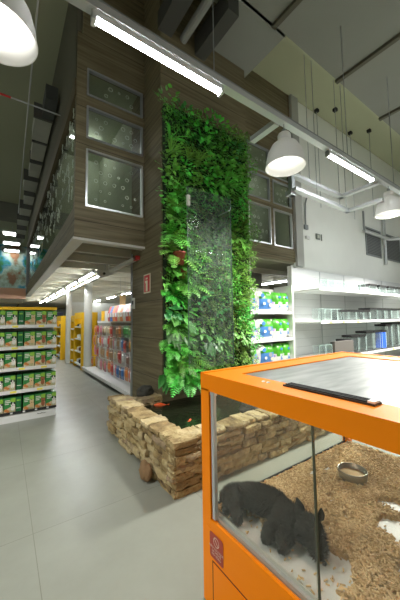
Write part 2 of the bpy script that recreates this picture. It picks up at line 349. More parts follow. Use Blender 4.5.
def pendant(x, y, ztop, label, hang=ZT, e=6.):
    t = thing('pendant_lamp', (x, y, ztop), label, 'pendant lamp', 'white bell pendant lamps')
    prof = [(.0, 0), (.075, 0), (.085, -.02), (.085, -.085), (.075, -.09), (.10, -.105), (.165, -.16), (.215, -.25), (.24, -.35), (.252, -.44), (.258, -.452), (.25, -.452), (.236, -.35), (.208, -.25), (.155, -.165), (.09, -.12), (0, -.115)]
    MB().lathe(prof, (0, 0, 0), mat('white_enamel', (.8, .8, .78), .3), 40).build('lamp_shade', t, smooth=True)
    MB().lathe([(.0, -.13), (.03, -.135), (.05, -.18), (.068, -.22), (.068, -.25), (.05, -.285), (0, -.30)], (0, 0, 0), DISC, 24).build('bulb', t, smooth=True)
    MB().tube([(0, 0, 0), (0, 0, .06)], .03, GREY, 10).build('socket', t)
    MB().tube([(0, 0, .06), (0, 0, max(.1, hang-ztop))], .008, GREY, 6).build('cord', t)
    l = bpy.data.lights.new('pendant_bulb', 'SPOT'); l.energy = LAMPW*e; l.spot_size = R_(150); l.spot_blend = .5; l.shadow_soft_size = .2; l.color = (1, .98, .92)
    lo = bpy.data.objects.new('bulb_light', l); C.objects.link(lo); lo.parent = t; lo.location = (0, 0, -.47)
    return t
def R_(d): return math.radians(d)
pendant(-.11, YT, 3.93, 'near white bell pendant lamp cropped by the top left corner', e=1.4)
pendant(-3.26, YT, 3.93, 'added white bell fill lamp beyond the left picture edge', e=8)  # unseen lamp added to light the cabinet face from the left
pendant(2.96, YT, 3.93, 'white bell pendant lamp beside the top of the living wall', e=5)
pendant(6.12, YT, 3.95, 'white bell pendant lamp cropped by the right picture edge', e=18)
pendant(9.3, YT, 3.95, 'white bell pendant lamp beyond the right picture edge', e=30)
# unseen second track added behind the camera as fill light, same fittings
t = thing('lighting_track', (2, -1.4, ZT), 'added second lighting track parallel to the first, unseen, for fill light', 'lighting track')
MB().box((-4, -.045, -.03), (6, .045, .04), LGREY).build('rail', t)
for x, wd_ in ((3.2, 'left'), (6.2, 'right')): tube_fixture(x-.7, x+.7, -1.4, ZT-.1, 'added fill tube light on the second track, %s one' % wd_, group='added fill tubes on the second track')
pendant(1.0, -1.4, 3.93, 'added white bell fill lamp on the second track near its left end', e=1.8)
pendant(4.0, -1.4, 3.93, 'added white bell fill lamp on the second track near its right end', e=3)
# aisle lights under the mezzanine
for i, (a, b) in enumerate([(6.95, 8.5), (8.85, 10.4), (11.0, 12.6), (13.2, 14.8), (15.4, 17), (17.6, 19.2)]):
    tube_fixture(a, b, 1.74, 2.68, 'bright aisle tube light, %s from the column in the near row' % ORD[i], 'y', TUBEF, group='aisle tubes near row', w=.034)
for i, (a, b) in enumerate([(5.1, 6.5), (7, 8.4), (9.2, 10.6), (11.2, 12.6), (13.4, 14.8), (16, 17.4), (19, 20.4)]):  # first tube is unseen, added behind the column to light the soffit
    tube_fixture(a, b, 4.4, 2.7, 'bright aisle tube light, %s from the column in the far row' % ORD[i], 'y', TUBEF2, group='aisle tubes far row', w=.045)
for i, (a, b) in enumerate([(5.6, 7), (9, 10.4)]):
    tube_fixture(a, b, 7.3, 2.7, 'aisle tube light behind the shelving, %s from the mezzanine front' % ORD[i], 'y', TUBEF2, group='aisle tubes hidden row', w=.045)
# ceiling rectangular lights over left hall
for i, (x, y) in enumerate([(.25, 20.5), (.25, 23), (.3, 25.4), (-2.5, 20.5), (-2.5, 23), (-2.2, 14), (-2.2, 10.5), (-4.6, 17), (-4.6, 12)]):
    tag(MB().box((x-.45, y-.3, 6.93), (x+.45, y+.3, 7.0), CEILL).box((x-.5, y-.35, 6.97), (x+.5, y+.35, 7.06), WHITE).box((x-.01, y-.01, 7.05), (x+.01, y+.01, 7.495), GREY).build('panel_light'), 'rectangular high ceiling light over the left hall, %s of its field' % ORD[i], 'ceiling light', 'high hall lights')
tube_fixture(1.05, 1.75, 6.6, 5.68, 'tube light inside the upstairs room left of the column', 'x', TUBEF2, w=.04)
tube_fixture(4.6, 5.9, 6.6, 5.68, 'tube light inside the upstairs room right of the column', 'x', TUBEF2, w=.04)
# white strut/tray under the mezzanine with camera-like bracket
t = thing('cable_tray', (1.93, 10.7, 2.62), 'white cable tray running along the aisle below the mezzanine', 'cable tray')
MB().box((-.05, -6, -.03), (.03, 7, .03), OFFW).build('tray', t); MB().box((-.05, -6.05, -.035), (.035, -5.9, .035), RED).build('red_end', t)
for yy in (-4, -1, 2, 5): MB().tube([(0, yy, 0), (0, yy, .24)], .006, GREY, 5).build('hanger_rod', t)
t = thing('ceiling_projector', (1.85, 6.3, 2.62), 'white box sensor bracket hanging under the mezzanine by the tube lights', 'bracket')
MB().add([(-.22,-.08,0),(.25,-.08,0),(.25,.08,0),(-.22,.08,0),(-.17,-.06,-.12),(.0,-.06,-.12),(.0,.06,-.12),(-.17,.06,-.12)], [(0,1,2,3),(4,7,6,5),(0,4,5,1),(1,5,6,2),(2,6,7,3),(3,7,4,0)], OFFW).build('body', t)
MB().tube([(-.08,-.1,-.07),(-.08,-.06,-.07)], .03, BLACK, 10).build('lens', t)
MB().tube([(.05,0,0),(.05,0,.25)], .015, OFFW, 8).build('stem', t)
# upper right hanging cable trays (two, L-shaped) and wall brackets
def tray(z, x1, y1, label, x0=4.05):
    t = thing('cable_tray', (x1, y1, z), label, 'cable tray', 'suspended L shaped trays')
    m = MB(); m.box((x0-x1, -.05, -.03), (.05, .05, .03), LGREY); m.build('long_arm', t)
    m = MB(); m.box((-.05, .05, -.03), (.05, YT-y1, .03), LGREY); m.build('short_arm', t)
    for p in ((-1.1, 0), (-.05, 0)): MB().tube([(p[0], 0, 0), (p[0], 0, 7.5-z)], .006, GREY, 5).build('hanger_rod', t)
tray(4.05, 5.75, 3.0, 'upper of the two grey hanging cable trays by the white wall')
tray(3.74, 5.85, 2.92, 'lower of the two grey hanging cable trays by the white wall')
tag(MB().box((2.84, 2.3, 4.06), (2.93, 2.75, 4.13), LGREY).build('cross_beam'), 'grey cross beam behind the middle pendant lamp', 'beam')
t = thing('wall_bracket', (4.1, 3.0, 3.9), 'dark steel bracket at the left end of the hanging trays', 'bracket')
MB().box((-.04,-.04,-.25),(.04,.04,.25),GREY).build('post', t); MB().box((-.1,-.06,.17),(.04,.06,.25),GREY).build('arm', t); MB().box((-.1,-.06,-.25),(.04,.06,-.17),GREY).build('arm', t)
# far right grey conduits in front of the louvres
tag(MB().tube([(9.6,4.3,4.35),(11.5,4.3,4.35),(12.2,3.4,4.35)], .06, LGREY, 8).tube([(9.6,4.3,4.35),(9.6,4.3,5.0)], .03, GREY, 6).build('wall_conduit'), 'grey pipe run in front of the wall louvres', 'pipe')
# ducts & pipes in left hall ceiling
DUCT = mat('galvanised_duct', (.42, .43, .37), .6, .2, var=.1, vscale=3)
t = thing('air_duct', (.6, 9, 6.2), 'segmented grey air duct stepping along the mezzanine top', 'air duct')
y = 6.9-9
for k in range(9):
    wd = [.18, .16, .15, .2, .16, .2, .22, .2, .2][k]
    MB().box((.17-wd*1.9, y, -.14), (.17, y+.95, .14), DUCT).build('duct_section', t)
    MB().box((.17-wd*1.9-.03, y-.03, -.17), (.18, y+.02, .17), mat('duct_flange', (.1, .1, .09), .7)).build('flange', t)
    y += 1.0+.1*k
MB().box((-.05, -2.9, -.2), (.17, -2.25, .1), mat('dark_duct_end', (.07, .075, .07), .8)).build('duct_end', t)
t = thing('sprinkler_pipe', (0, 5.91, 5.6), 'thin ceiling pipe crossing left hall with a red painted end', 'pipe')
MB().tube([(-.02, 0, 0), (.8, 0, 0)], .014, LGREY, 6).build('pipe', t); MB().tube([(-1.5, 0, 0), (-.02, 0, 0)], .02, RED, 6).build('red_pipe', t, )
tag(MB().tube([(.21, 1.5, 5.5), (.30, 12, 5.5)], .012, LGREY, 6).build('ceiling_pipe'), 'thin pale pipe running away under the left ceiling', 'pipe')
tag(MB().tube([(2.38, 3.95, 6.3), (2.38, 1.4, 6.3)], .07, mat('dull_pipe', (.25, .26, .24), .7), 12).build('ceiling_pipe'), 'fat grey pipe above the track meeting the column top', 'pipe')
# ceiling beams near column top
tag(MB().box((2.62, 2.9, 6.15), (2.83, 3.81, 6.5), mat('dark_beam', (.06, .06, .052), .9)).box((1.9, 2.9, 6.2), (2.15, 3.81, 6.5), MT['dark_beam']).build('ceiling_beam'), 'dark ceiling beams meeting the top of the column', 'beam')
tag(MB().box((.3, 2.6, 6.1), (1.2, 2.88, 6.5), MT['dark_beam']).build('ceiling_beam'), 'dark ceiling beam above the mezzanine corner', 'beam')
RODS = [(7.21, 4.33), (7.62, 4.01), (9.01, 4.29), (9.41, 3.9), (12.0, 3.58), (12.4, 3.35)]
for i, (px, y) in enumerate(RODS):
    tag(MB().tube([(px, y, 4.6), (px, y, 7.5)], .008, GREY, 5).box((px-.05, y-.05, 7.42), (px+.05, y+.05, 7.5), BLACKM).build('hanger_rod'), 'thin hanger rod with small dark ceiling plate, %s from the left' % ORD[i], 'rod', 'ceiling hanger rods')
struct('trim_11', B((6.12, 4.38, 2.85), (6.4, 4.45, 7.5), mat('grey_pier_paint', (.42, .43, .4), .8)))
# wall fittings
LOUV = stripes('louvre_slats', (.16, .17, .17), (.05, .055, .055), .055, 'Z', .55)
for i, (a, b) in enumerate([(10.0, 11.05), (11.45, 12.7)]):
    t = thing('wall_louvre', ((a+b)/2, 4.44, 4.1), 'dark slatted louvre high on the white wall, %s one' % ('left' if i == 0 else 'right cropped'), 'vent', 'wall louvres')
    h = (b-a)/2
    MB().box((-h, -.02, -.45), (h, 0, .45), LOUV).build('slats', t)
    MB().box((-h-.04, -.03, .45), (h+.04, 0, .49), GREY).box((-h-.04, -.03, -.49), (h+.04, 0, -.45), GREY).box((-h-.04, -.03, -.45), (-h, 0, .45), GREY).box((h, -.03, -.45), (h+.04, 0, .45), GREY).build('frame', t)
tag(MB().tube([(11.25, 4.36, 3.4), (11.25, 4.36, 5.2)], .05, LGREY, 10).build('wall_pipe'), 'vertical pale pipe on the wall between two louvres', 'pipe')
t = thing('wall_switch', (7.15, 4.44, 3.78), 'small dark framed switch pair on the white wall', 'switch')
MB().box((-.09, -.02, -.08), (.09, 0, .08), mat('switch_grey', (.2, .22, .2), .5)).box((-.05, -.03, -.04), (.05, -.02, .05), OFFW).build('plate', t)
MB().box((.16, -.02, -.09), (.19, 0, .09), MT['switch_grey']).build('cover', t)
t = thing('wall_cable_drop', (6.55, 4.42, 3.9), 'curved dark conduit with white socket box near the wall corner', 'conduit')
MB().tube([(.45, -.02, 1.0), (.25, -.02, .97), (.1, -.02, .86), (.03, -.02, .7), (0, -.02, .3), (0, -.02, .1)], .022, GREY, 8).build('conduit', t, smooth=True)
MB().box((-.06, -.05, -.02), (.08, 0, .1), GREY).build('box', t); MB().box((-.02, -.05, -.28), (.14, 0, -.2), WHITE).build('socket', t)
# ================================================================== STONE POND
def stone_wall(mb, p0, p1, inward, h=.455, thick=.24, courses=7, seed=1, cap=True):
    rnd = random.Random(seed); p0 = Vector(p0); p1 = Vector(p1); d = (p1-p0); L_ = d.length; d.normalize(); inn = Vector(inward)
    z = 0
    hs = [rnd.uniform(.8, 1.2) for _ in range(courses)]; sm = sum(hs); hs = [q/sm*h for q in hs]
    for c, hh in enumerate(hs):
        s_ = -rnd.uniform(0, .1)
        while s_ < L_:
            ln = rnd.uniform(.10, .30) if c < courses-1 else rnd.uniform(.13, .28)
            a = max(s_, -.02); b = min(s_+ln, L_+.02); s_ += ln
            if b-a < .04: continue
            out = rnd.uniform(-.022, .028); dep = thick+rnd.uniform(-.02, .03)
            if rnd.random() < .12 and c < courses-1: parts = [(z, z+hh*.5), (z+hh*.5, z+hh)]
            else: parts = [(z, z+hh)]
            for z0, z1 in parts:
                nx, ny, nz = 7, 4, 3; gap = .005
                idx = {}; V = []; F = []
                def vid(i, j, k):
                    key = (i, j, k)
                    if key not in idx:
                        u = i/nx; v = j/ny; w2 = k/nz
                        # squash corners for a rounded rubble look
                        cu = 1-abs(2*u-1)**6; 
                        p = p0+d*(a+gap+(b-a-2*gap)*u)+inn*(-out+dep*v)
                        zz = z0+gap*.6+(z1-z0-gap*1.2)*w2
                        pp = Vector((p.x, p.y, zz)); q = pp*14+Vector((c*3.1, seed, a*7))
                        nv = noise.noise_vector(q)*.012+noise.noise_vector(q*2.6)*.010
                        edge = (1 if j == 0 else 0)*((1 if i in (0, nx) else 0)+(1 if k in (0, nz) else 0))
                        pp += nv+inn*edge*.008
                        idx[key] = len(V); V.append(pp)
                    return idx[key]
                for i in range(nx):
                    for k in range(nz):
                        F.append((vid(i,0,k), vid(i+1,0,k), vid(i+1,0,k+1), vid(i,0,k+1))); F.append((vid(i,ny,k), vid(i,ny,k+1), vid(i+1,ny,k+1), vid(i+1,ny,k)))
                for i in range(nx):
                    for j in range(ny):
                        F.append((vid(i,j,0), vid(i,j+1,0), vid(i+1,j+1,0), vid(i+1,j,0))); F.append((vid(i,j,nz), vid(i+1,j,nz), vid(i+1,j+1,nz), vid(i,j+1,nz)))
                for j in range(ny):
                    for k in range(nz):
                        F.append((vid(0,j,k), vid(0,j,k+1), vid(0,j+1,k+1), vid(0,j+1,k))); F.append((vid(nx,j,k), vid(nx,j+1,k), vid(nx,j+1,k+1), vid(nx,j,k+1)))
                mb.add(V, F, STONE)
        z += hh
pond = thing('stone_pond', (2.8, 3.2, 0), 'low dry-stacked sandstone pond wrapped around the foot of the column', 'pond')
def pm(): return MB()
PO = Vector((2.8, 3.2, 0))
m = pm(); stone_wall(m, (1.21-PO.x, 2.16-PO.y, 0), (1.21-PO.x, 4.02-PO.y, 0), (1, 0, 0), seed=3); m.build('stone_wall', pond)
m = pm(); stone_wall(m, (1.23-PO.x, 2.16-PO.y, 0), (4.4-PO.x, 2.16-PO.y, 0), (0, 1, 0), seed=5); m.build('stone_wall', pond)
m = pm(); stone_wall(m, (1.46-PO.x, 4.02-PO.y, 0), (1.93-PO.x, 4.02-PO.y, 0), (0, -1, 0), seed=8, courses=5, h=.40); m.build('stone_wall', pond)
m = pm(); stone_wall(m, (4.4-PO.x, 2.42-PO.y, 0), (4.4-PO.x, 3.8-PO.y, 0), (-1, 0, 0), seed=9); m.build('stone_wall', pond)
WATER = mat('dark_pond_water', (.012, .016, .008), .08, bump=.25, bscale=14, spec=.8)
MB().box((1.36-PO.x, 2.3-PO.y, .02), (4.3-PO.x, 3.79-PO.y, .30), WATER).box((1.36-PO.x, 3.79-PO.y, .02), (1.94-PO.x, 3.95-PO.y, .30), WATER).build('water', pond)
def fish(loc, rz, label, L_=.14):
    t = thing('goldfish', loc, label, 'fish', None, rz); k = L_/.14
    FM = mat('orange_fish', (.9, .12, .02), .3)
    MB().tube([(-.055*k,0,0),(-.03*k,0,.0),(0,0,.003),(.03*k,0,.003),(.055*k,0,0),(.066*k,0,0)], [.004*k,.013*k,.021*k,.02*k,.012*k,.003*k], FM, 10).build('body', t, smooth=True)
    MB().add([(-.05*k,0,0),(-.09*k,.02*k,.01),(-.08*k,0,.0),(-.09*k,-.02*k,.01)], [(0,1,2),(0,2,3)], FM).build('tail', t)
fish((1.86, 3.69, .30), 2.6, 'orange goldfish at the water surface beside the column foot', .20)
fish((1.86, 2.92, .30), .6, 'small red goldfish below the hanging ferns', .08)
def rock(name, loc, r, label, seed, m=STONE):
    bm = bmesh.new(); bmesh.ops.create_icosphere(bm, subdivisions=3, radius=1)
    for v in bm.verts:
        n = v.co.copy(); v.co = Vector((n.x*r[0], n.y*r[1], n.z*r[2]))*(1+.25*noise.noise(n*1.6+Vector((seed, 0, 0))))
    me = bpy.data.meshes.new(name); bm.to_mesh(me); bm.free(); me.materials.append(m); o = bpy.data.objects.new(name, me); C.objects.link(o); o.location = loc
    return tag(o, label, 'rock')
rock('boulder', (1.14, 2.58, .075), (.05, .10, .09), 'rounded reddish brown boulder wedged at the foot of the pond wall', 4, mat('brown_rock', (.25, .15, .07), .85, var=.2, vscale=15, bump=.5, bscale=40))
rock('dark_rock', (1.75, 3.98, .45), (.14, .08, .09), 'dark rough rock on the far end of the pond wall', 6, mat('dark_rock', (.05, .05, .04), .8, var=.3, vscale=20))
rock('dark_rock', (2.9, 2.75, .33), (.35, .2, .12), 'dark wet rock inside the pond behind the glass cabinet', 9, MT['dark_rock'])
# ================================================================== LIVING WALL
G1 = mat('leaf_mid_green', (.12, .44, .05), .4, isl=.3, objr=.35)
G2 = mat('leaf_bright_green', (.16, .46, .07), .42, isl=.25, objr=.35)
G3 = mat('leaf_dark_green', (.07, .30, .06), .38, isl=.3, objr=.3)
G4 = mat('leaf_yellow_green', (.20, .38, .05), .5, isl=.3, objr=.35)
G5 = mat('leaf_olive', (.2, .28, .08), .6, isl=.4, objr=.35)
TERRA = mat('terracotta_pot', (.32, .07, .05), .7)
def leaf(mb, base, dr, up, L_, W, m, fold=.15, droop=.2, seg=3):
    dr = Vector(dr).normalized(); up = Vector(up); side = dr.cross(up)
    if side.length < 1e-4: side = Vector((1, 0, 0))
    side.normalize(); nrm = side.cross(dr).normalized(); V = []; F = []
    prof = [(0, .1), (.3, .95), (.62, .8), (1, 0)] if seg == 3 else [(0, .15), (.45, 1), (1, 0)]
    for t_, wd in prof:
        c = Vector(base)+dr*L_*t_-Vector((0, 0, 1))*droop*L_*t_*t_
        V += [c-side*W*wd+nrm*fold*W*wd, c, c+side*W*wd+nrm*fold*W*wd]
    for i in range(len(prof)-1): F += [(3*i, 3*i+1, 3*i+4, 3*i+3), (3*i+1, 3*i+2, 3*i+5, 3*i+4)]
    mb.add(V, F, m)
# plants grow out of the wall along -Y
def k_leafy(m, rnd, n=34, sp=.17, L_=.075, W=.028):
    mb = MB()
    for _ in range(n):
        a = rnd.uniform(0, 2*PI); q = rnd.random()**.6*sp; out = rnd.uniform(.02, .15)
        p = (math.cos(a)*q, -out*(1.15-q/sp*.5), math.sin(a)*q-.02)
        leaf(mb, p, (math.cos(a)*.7, -rnd.uniform(.3, 1), math.sin(a)*.6-.25), (rnd.uniform(-.3, .3), -.7, .7), L_*rnd.uniform(.7, 1.3), W*rnd.uniform(.8, 1.3), m)
    return mb
def k_fern(m, rnd, nf=13, L_=.40):
    mb = MB()
    for f in range(nf):
        a = 2*PI*f/nf+rnd.uniform(-.2, .2); ll = L_*rnd.uniform(.7, 1.1)
        d0 = Vector((math.cos(a)*.9, -.75, math.sin(a)*.55+.35)).normalized(); n = 13; pts = []
        p = Vector((0, 0, 0)); d = d0.copy()
        for i in range(n+1):
            pts.append(p.copy()); p = p+d*ll/n; d = (d+Vector((0, 0, -.085))).normalized()
        mb.tube(pts[::3], .0022, m, 3, False)
        for i in range(1, n):
            t_ = i/n; tg = (pts[i+1]-pts[i]).normalized(); sd = tg.cross(Vector((0, -.3, 1))).normalized(); ln = ll*.19*math.sin(PI*min(1, t_*.9+.12))**.8
            for sg in (-1, 1):
                b0 = pts[i]; dr = (sd*sg+tg*.35+Vector((0, 0, -.15))).normalized(); w2 = ll/n*.27
                mb.add([b0-tg*w2, b0+tg*w2, b0+dr*ln*.6+tg*w2*.8, b0+dr*ln, b0+dr*ln*.6-tg*w2*.8], [(0, 1, 2, 3, 4)], m)
    return mb
def k_bush(m, rnd, n=150, sp=.19):
    mb = MB()
    for _ in range(n):
        a = rnd.uniform(0, 2*PI); q = rnd.random()**.55*sp; out = rnd.uniform(.02, .17)*(1.1-.6*q/sp)
        p = (math.cos(a)*q, -out, math.sin(a)*q)
        leaf(mb, p, (rnd.uniform(-1, 1), -rnd.uniform(.1, 1), rnd.uniform(-1, .8)), (rnd.uniform(-1, 1), -.5, .5), rnd.uniform(.025, .05), .011, m, seg=2)
    return mb
def k_feather(m, rnd, n=26):
    mb = MB()
    for _ in range(n):
        a = rnd.uniform(0, 2*PI); q = rnd.random()*.12; p = Vector((math.cos(a)*q, -.03, math.sin(a)*q)); d = Vector((math.cos(a)*.6, -.8, math.sin(a)*.5)).normalized(); ll = rnd.uniform(.1, .2)
        for i in range(7):
            c = p+d*ll*i/7+Vector((0, 0, -.05*(i/7)**2)); sd = d.cross(Vector((0, 0, 1))).normalized()
            for sg in (-1, 1):
                leaf(mb, c, sd*sg+d*.8+Vector((0, 0, rnd.uniform(-.5, .5))), (0, -.5, 1), .034*(1.1-i/9), .007, m, seg=2)
    return mb
def k_strap(m, rnd, n=26):
    mb = MB()
    for _ in range(n):
        a = rnd.uniform(0, 2*PI); d = Vector((math.cos(a)*.6, -.7, math.sin(a)*.4+.35)).normalized(); p = Vector((math.cos(a)*.02, 0, math.sin(a)*.02)); w2 = rnd.uniform(.006, .011); ll = rnd.uniform(.2, .36); V = []; F = []
        for i in range(7):
            t_ = i/6; sd = d.cross(Vector((0, 0, 1))).normalized(); wd = w2*(1-t_**3)
            V += [p-sd*wd, p+sd*wd]; p = p+d*ll/6; d = (d+Vector((0, 0, -.24))).normalized()
            if i: F.append((2*i-2, 2*i-1, 2*i+1, 2*i))
        mb.add(V, F, m)
    return mb
def k_broad(m, rnd, n=9):
    mb = MB()
    for _ in range(n):
        a = rnd.uniform(0, 2*PI); d = Vector((math.cos(a)*.8, -.6, math.sin(a)*.5)).normalized(); tip = d*rnd.uniform(.06, .14)
        mb.tube([(0, 0, 0), tuple(tip)], .003, m, 4, False)
        leaf(mb, tip, d+Vector((0, -.1, -.7)), (0, -1, .5), rnd.uniform(.13, .19), rnd.uniform(.045, .065), m, fold=.2, droop=.3)
    return mb
rp = random.Random(11)
protos = {}
def proto(kind, fn, m, name, *a):
    L_ = []
    for v in range(3):
        L_.append((fn(m, rp, *a), name))
    protos[kind] = L_
proto('leafy', k_leafy, G1, 'pothos_plant'); proto('bright', k_leafy, G2, 'climbing_plant', 30, .18, .085, .033); proto('darkleafy', k_leafy, G3, 'ivy_plant', 40, .18, .06, .026)
proto('fern', k_fern, G2, 'fern'); proto('darkfern', k_fern, G1, 'fern', 14, .36); proto('bush', k_bush, G1, 'small_leaf_shrub'); proto('ybush', k_bush, G4, 'small_leaf_shrub')
proto('feather', k_feather, G4, 'feathery_plant'); proto('ofeather', k_feather, G5, 'feathery_plant', 34); proto('strap', k_strap, G2, 'spider_plant'); proto('broad', k_broad, G3, 'broad_leaf_plant')
desc = {'leafy': 'mid green heart-leaved climber', 'bright': 'bright green glossy-leaved climber', 'darkleafy': 'dark green ivy-like plant', 'fern': 'bright green arching fern', 'darkfern': 'deep green fern', 'bush': 'small-leaved green shrub',
        'ybush': 'yellow-green small-leaved shrub', 'feather': 'pale feathery plant', 'ofeather': 'olive feathery plant', 'strap': 'strap-leaved green plant', 'broad': 'dark broad-leaved plant'}
inst = {}
def plant(kind, x, z, sc=1., rot=0., yoff=0., label=None, pot=False):
    lst = protos[kind]; v = rp.randrange(3); mbx, nm = lst[v]
    loc = (x, 3.80-yoff, z)
    key = (kind, v)
    hz = ['pond level', 'knee height', 'waist height', 'head height', 'the mezzanine floor', 'the lower windows', 'the middle windows', 'the top windows'][min(7, max(0, int((z-.3)/.62)))]
    sd = 'left edge' if x < 2.35 else ('middle' if x < 3.2 else 'right edge')
    lb = label or '%s on the living wall, %s at %s' % (desc[kind], sd, hz)
    if key not in inst:
        o = mbx.build(nm, loc=loc); inst[key] = o
    else:
        o = inst[key].copy(); C.objects.link(o); o.location = loc
    o.rotation_euler = (0, rot, 0); o.scale = (sc,)*3
    tag(o, lb, 'plant', 'plants of the living wall')
    if pot:
        p = MB().lathe([(0, -.06), (.045, -.06), (.06, .05), (.064, .05), (.064, .065), (0, .06)], (0, -.10, -.06), TERRA, 16).build('plant_pot', o, smooth=True)
    return o
# backing mat of moss and root pockets with dense little leaves
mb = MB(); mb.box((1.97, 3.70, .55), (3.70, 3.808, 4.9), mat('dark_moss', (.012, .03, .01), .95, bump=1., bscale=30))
rb = random.Random(5)
for _ in range(9000):
    x = rb.uniform(1.94, 3.72); z = rb.uniform(.55, 4.95); mm = rb.choice([G1, G1, G3, G2 if z > 2.5 else G4, G5 if x > 2.3 else G1])
    leaf(mb, (x, 3.70-rb.uniform(0, .06), z), (rb.uniform(-1, 1), -rb.uniform(.2, 1), rb.uniform(-1, .5)), (rb.uniform(-1, 1), -.6, .5), rb.uniform(.03, .065), .015, mm, seg=2)
tag(mb.build('moss_backing'), 'dense mat of moss and tiny leaves covering the column front', 'moss', None, 'stuff')
NUM = 'one two three four five six seven eight nine ten eleven twelve thirteen fourteen fifteen sixteen seventeen eighteen nineteen twenty twenty-one'.split()
z = 4.82; row = 0
while z > .62:
    x = 2.0+(.09 if row % 2 else 0); kk = 0
    while x < 3.70:
        xx = x+rb.uniform(-.05, .05); zz = z+rb.uniform(-.06, .06); rr = rb.random()
        if zz > 4.5: k = 'darkleafy' if rr < .3 else 'bush' if rr < .55 else 'leafy' if rr < .8 else 'ybush' if xx > 3.2 else 'leafy'
        elif zz > 3.6: k = ('bright' if rr < .35 else 'strap' if rr < .6 else 'leafy' if rr < .85 else 'darkleafy') if xx < 3.3 else ('bright' if rr < .3 else 'bush' if rr < .8 else 'leafy')
        elif xx < 2.28: k = ('bright' if rr < .4 else 'ofeather' if rr < .6 else 'fern' if rr < .8 else 'leafy') if zz > 2 else ('darkfern' if rr < .3 else 'broad' if rr < .55 else 'bright' if rr < .8 else 'fern')
        elif xx > 3.2: k = 'bush' if rr < .3 else 'feather' if rr < .6 else 'ybush' if rr < .85 else 'bright'
        else: k = ('ofeather' if rr < .4 else 'feather' if rr < .6 else 'bush' if rr < .8 else 'darkleafy') if zz > 1.6 else ('feather' if rr < .3 else 'broad' if rr < .5 else 'ofeather' if rr < .7 else 'bright')
        inpanel = 2.28 < xx < 3.2 and zz < 3.6
        plant(k, xx, zz, rb.uniform(.85, 1.25)*(.9 if inpanel else 1), rb.uniform(-.5, .5), yoff=.09 if inpanel else rb.uniform(.1, .16), label='%s, living wall row %s, %s from left' % (desc[k], NUM[row], ORD[kk])); kk += 1
        x += .235
    z -= .225; row += 1
# signature plants
plant('fern', 2.1, 2.5, 1.5, 0, .12, 'large pale green fern with a red pot, left edge above the fire sign', True)
plant('fern', 2.2, 2.25, 1.0, .3, .12, 'arching fern with a red pot just right of the large fern', True)
plant('broad', 2.12, 1.45, 1.4, 0, .12, 'dark broad-leaved plant low on the left edge of the living wall')
for i_, (x_, z_, s_) in enumerate(((1.98, 1.1, .9), (2.0, .80, 1.1), (2.13, .66, 1.25), (2.36, .64, 1.2), (2.6, .66, 1.1), (2.2, .9, 1.15))): plant('darkfern', x_, z_, s_, 0, .24, 'fern hanging over the pond water below the living wall, %s from the left' % ORD[i_])
plant('strap', 2.95, 4.0, 1.2, 0, .14, 'long strap-leaved plant above the misted glass sheet'); plant('strap', 3.15, 3.85, 1.2, .3, .14, 'long strap-leaved plant above the right corner of the misted glass'); plant('strap', 2.15, 3.45, 1.2, 0, .14, 'strap-leaved plant left of the misted glass top')
# wet glass sheet of the water curtain
t = thing('water_curtain_glass', (2.60, 3.42, 2.1), 'tall misted glass sheet standing in front of the plants', 'glass sheet')
MB().box((-.42, -.005, -1.3), (.42, .005, 1.4), FOG).build('pane', t)
GEDGE = mat('sheet_edge', (.08, .14, .10), .3)
MB().box((-.426, -.007, -1.3), (-.42, .007, 1.4), GEDGE).build('edge_trim', t); MB().box((.42, -.007, -1.3), (.426, .007, 1.4), GEDGE).build('edge_trim', t)
MB().box((-.43, -.02, 1.1), (-.38, .02, 1.26), OFFW).build('clamp', t)
for sx in (-.4, .4):
    for zz in (-1.2, 1.2): MB().tube([(sx, .01, zz), (sx, .36, zz)], .01, CHROME, 6).build('bracket', t)
# fire sign & alarm on the column side
t = thing('fire_sign', (1.94, 4.32, 2.12), 'red and cream fire equipment sign on the timber column', 'sign')
MB().box((0, -.13, -.16), (-.006, .13, .16), CREAM).build('plate', t)
MB().box((-.007, -.11, -.14), (-.0085, .11, .14), RED).build('red_field', t)
MB().box((-.009, -.035, -.13), (-.0105, .035, .05), CREAM).box((-.009, -.035, .07), (-.0105, .035, .10), CREAM).box((-.009, .035, .01), (-.0105, .06, .05), CREAM).build('emblem', t)
tag(MB().box((1.945, 4.86, 1.72), (1.92, 4.96, 1.92), OFFW).box((1.92, 4.88, 1.8), (1.915, 4.94, 1.87), BLACK).build('call_point'), 'small cream wall switch low on the back edge of the column', 'switch')
# ================================================================== VITRINE
VX0, VX1, VY0, VY1, VT = .93, 2.45, -.35, 1.34, 1.2
v = thing('pet_display_cabinet', ((VX0+VX1)/2, (VY0+VY1)/2, 0), 'large orange glass-fronted pet display cabinet with a silver lid', 'display cabinet')
VO = v.location.copy()
def vb(mb, name, parent=v, **k):
    mb.v = [(p[0]-VO.x, p[1]-VO.y, p[2]-VO.z) for p in mb.v]; return mb.build(name, parent, **k)
m = MB(); m.box((VX0, VY0, 0), (VX1, VY1, .40), ORANGE); vb(m, 'body', bevel=.004)
m = MB()
m.box((VX0, VY0+.076, .395), (VX0+.02, VY1-.076, .44), ORANGE); vb(m, 'front_rail')
m = MB(); m.box((VX0+.051, VY1-.018, .395), (VX1-.061, VY1-.001, .445), ORANGE).box((VX0+.051, VY0+.001, .395), (VX1-.061, VY0+.018, .445), ORANGE).box((VX1-.018, VY0+.051, .395), (VX1-.001, VY1-.051, .445), ORANGE); vb(m, 'base_rail')
for (x0, x1, y0, y1) in ((VX0, VX0+.05, VY1-.075, VY1), (VX1-.06, VX1, VY1-.05, VY1), (VX0, VX0+.05, VY0, VY0+.075), (VX1-.06, VX1, VY0, VY0+.05)):
    vb(MB().box((x0, y0, .40), (x1, y1, 1.12), ORANGE), 'corner_post', bevel=.003)
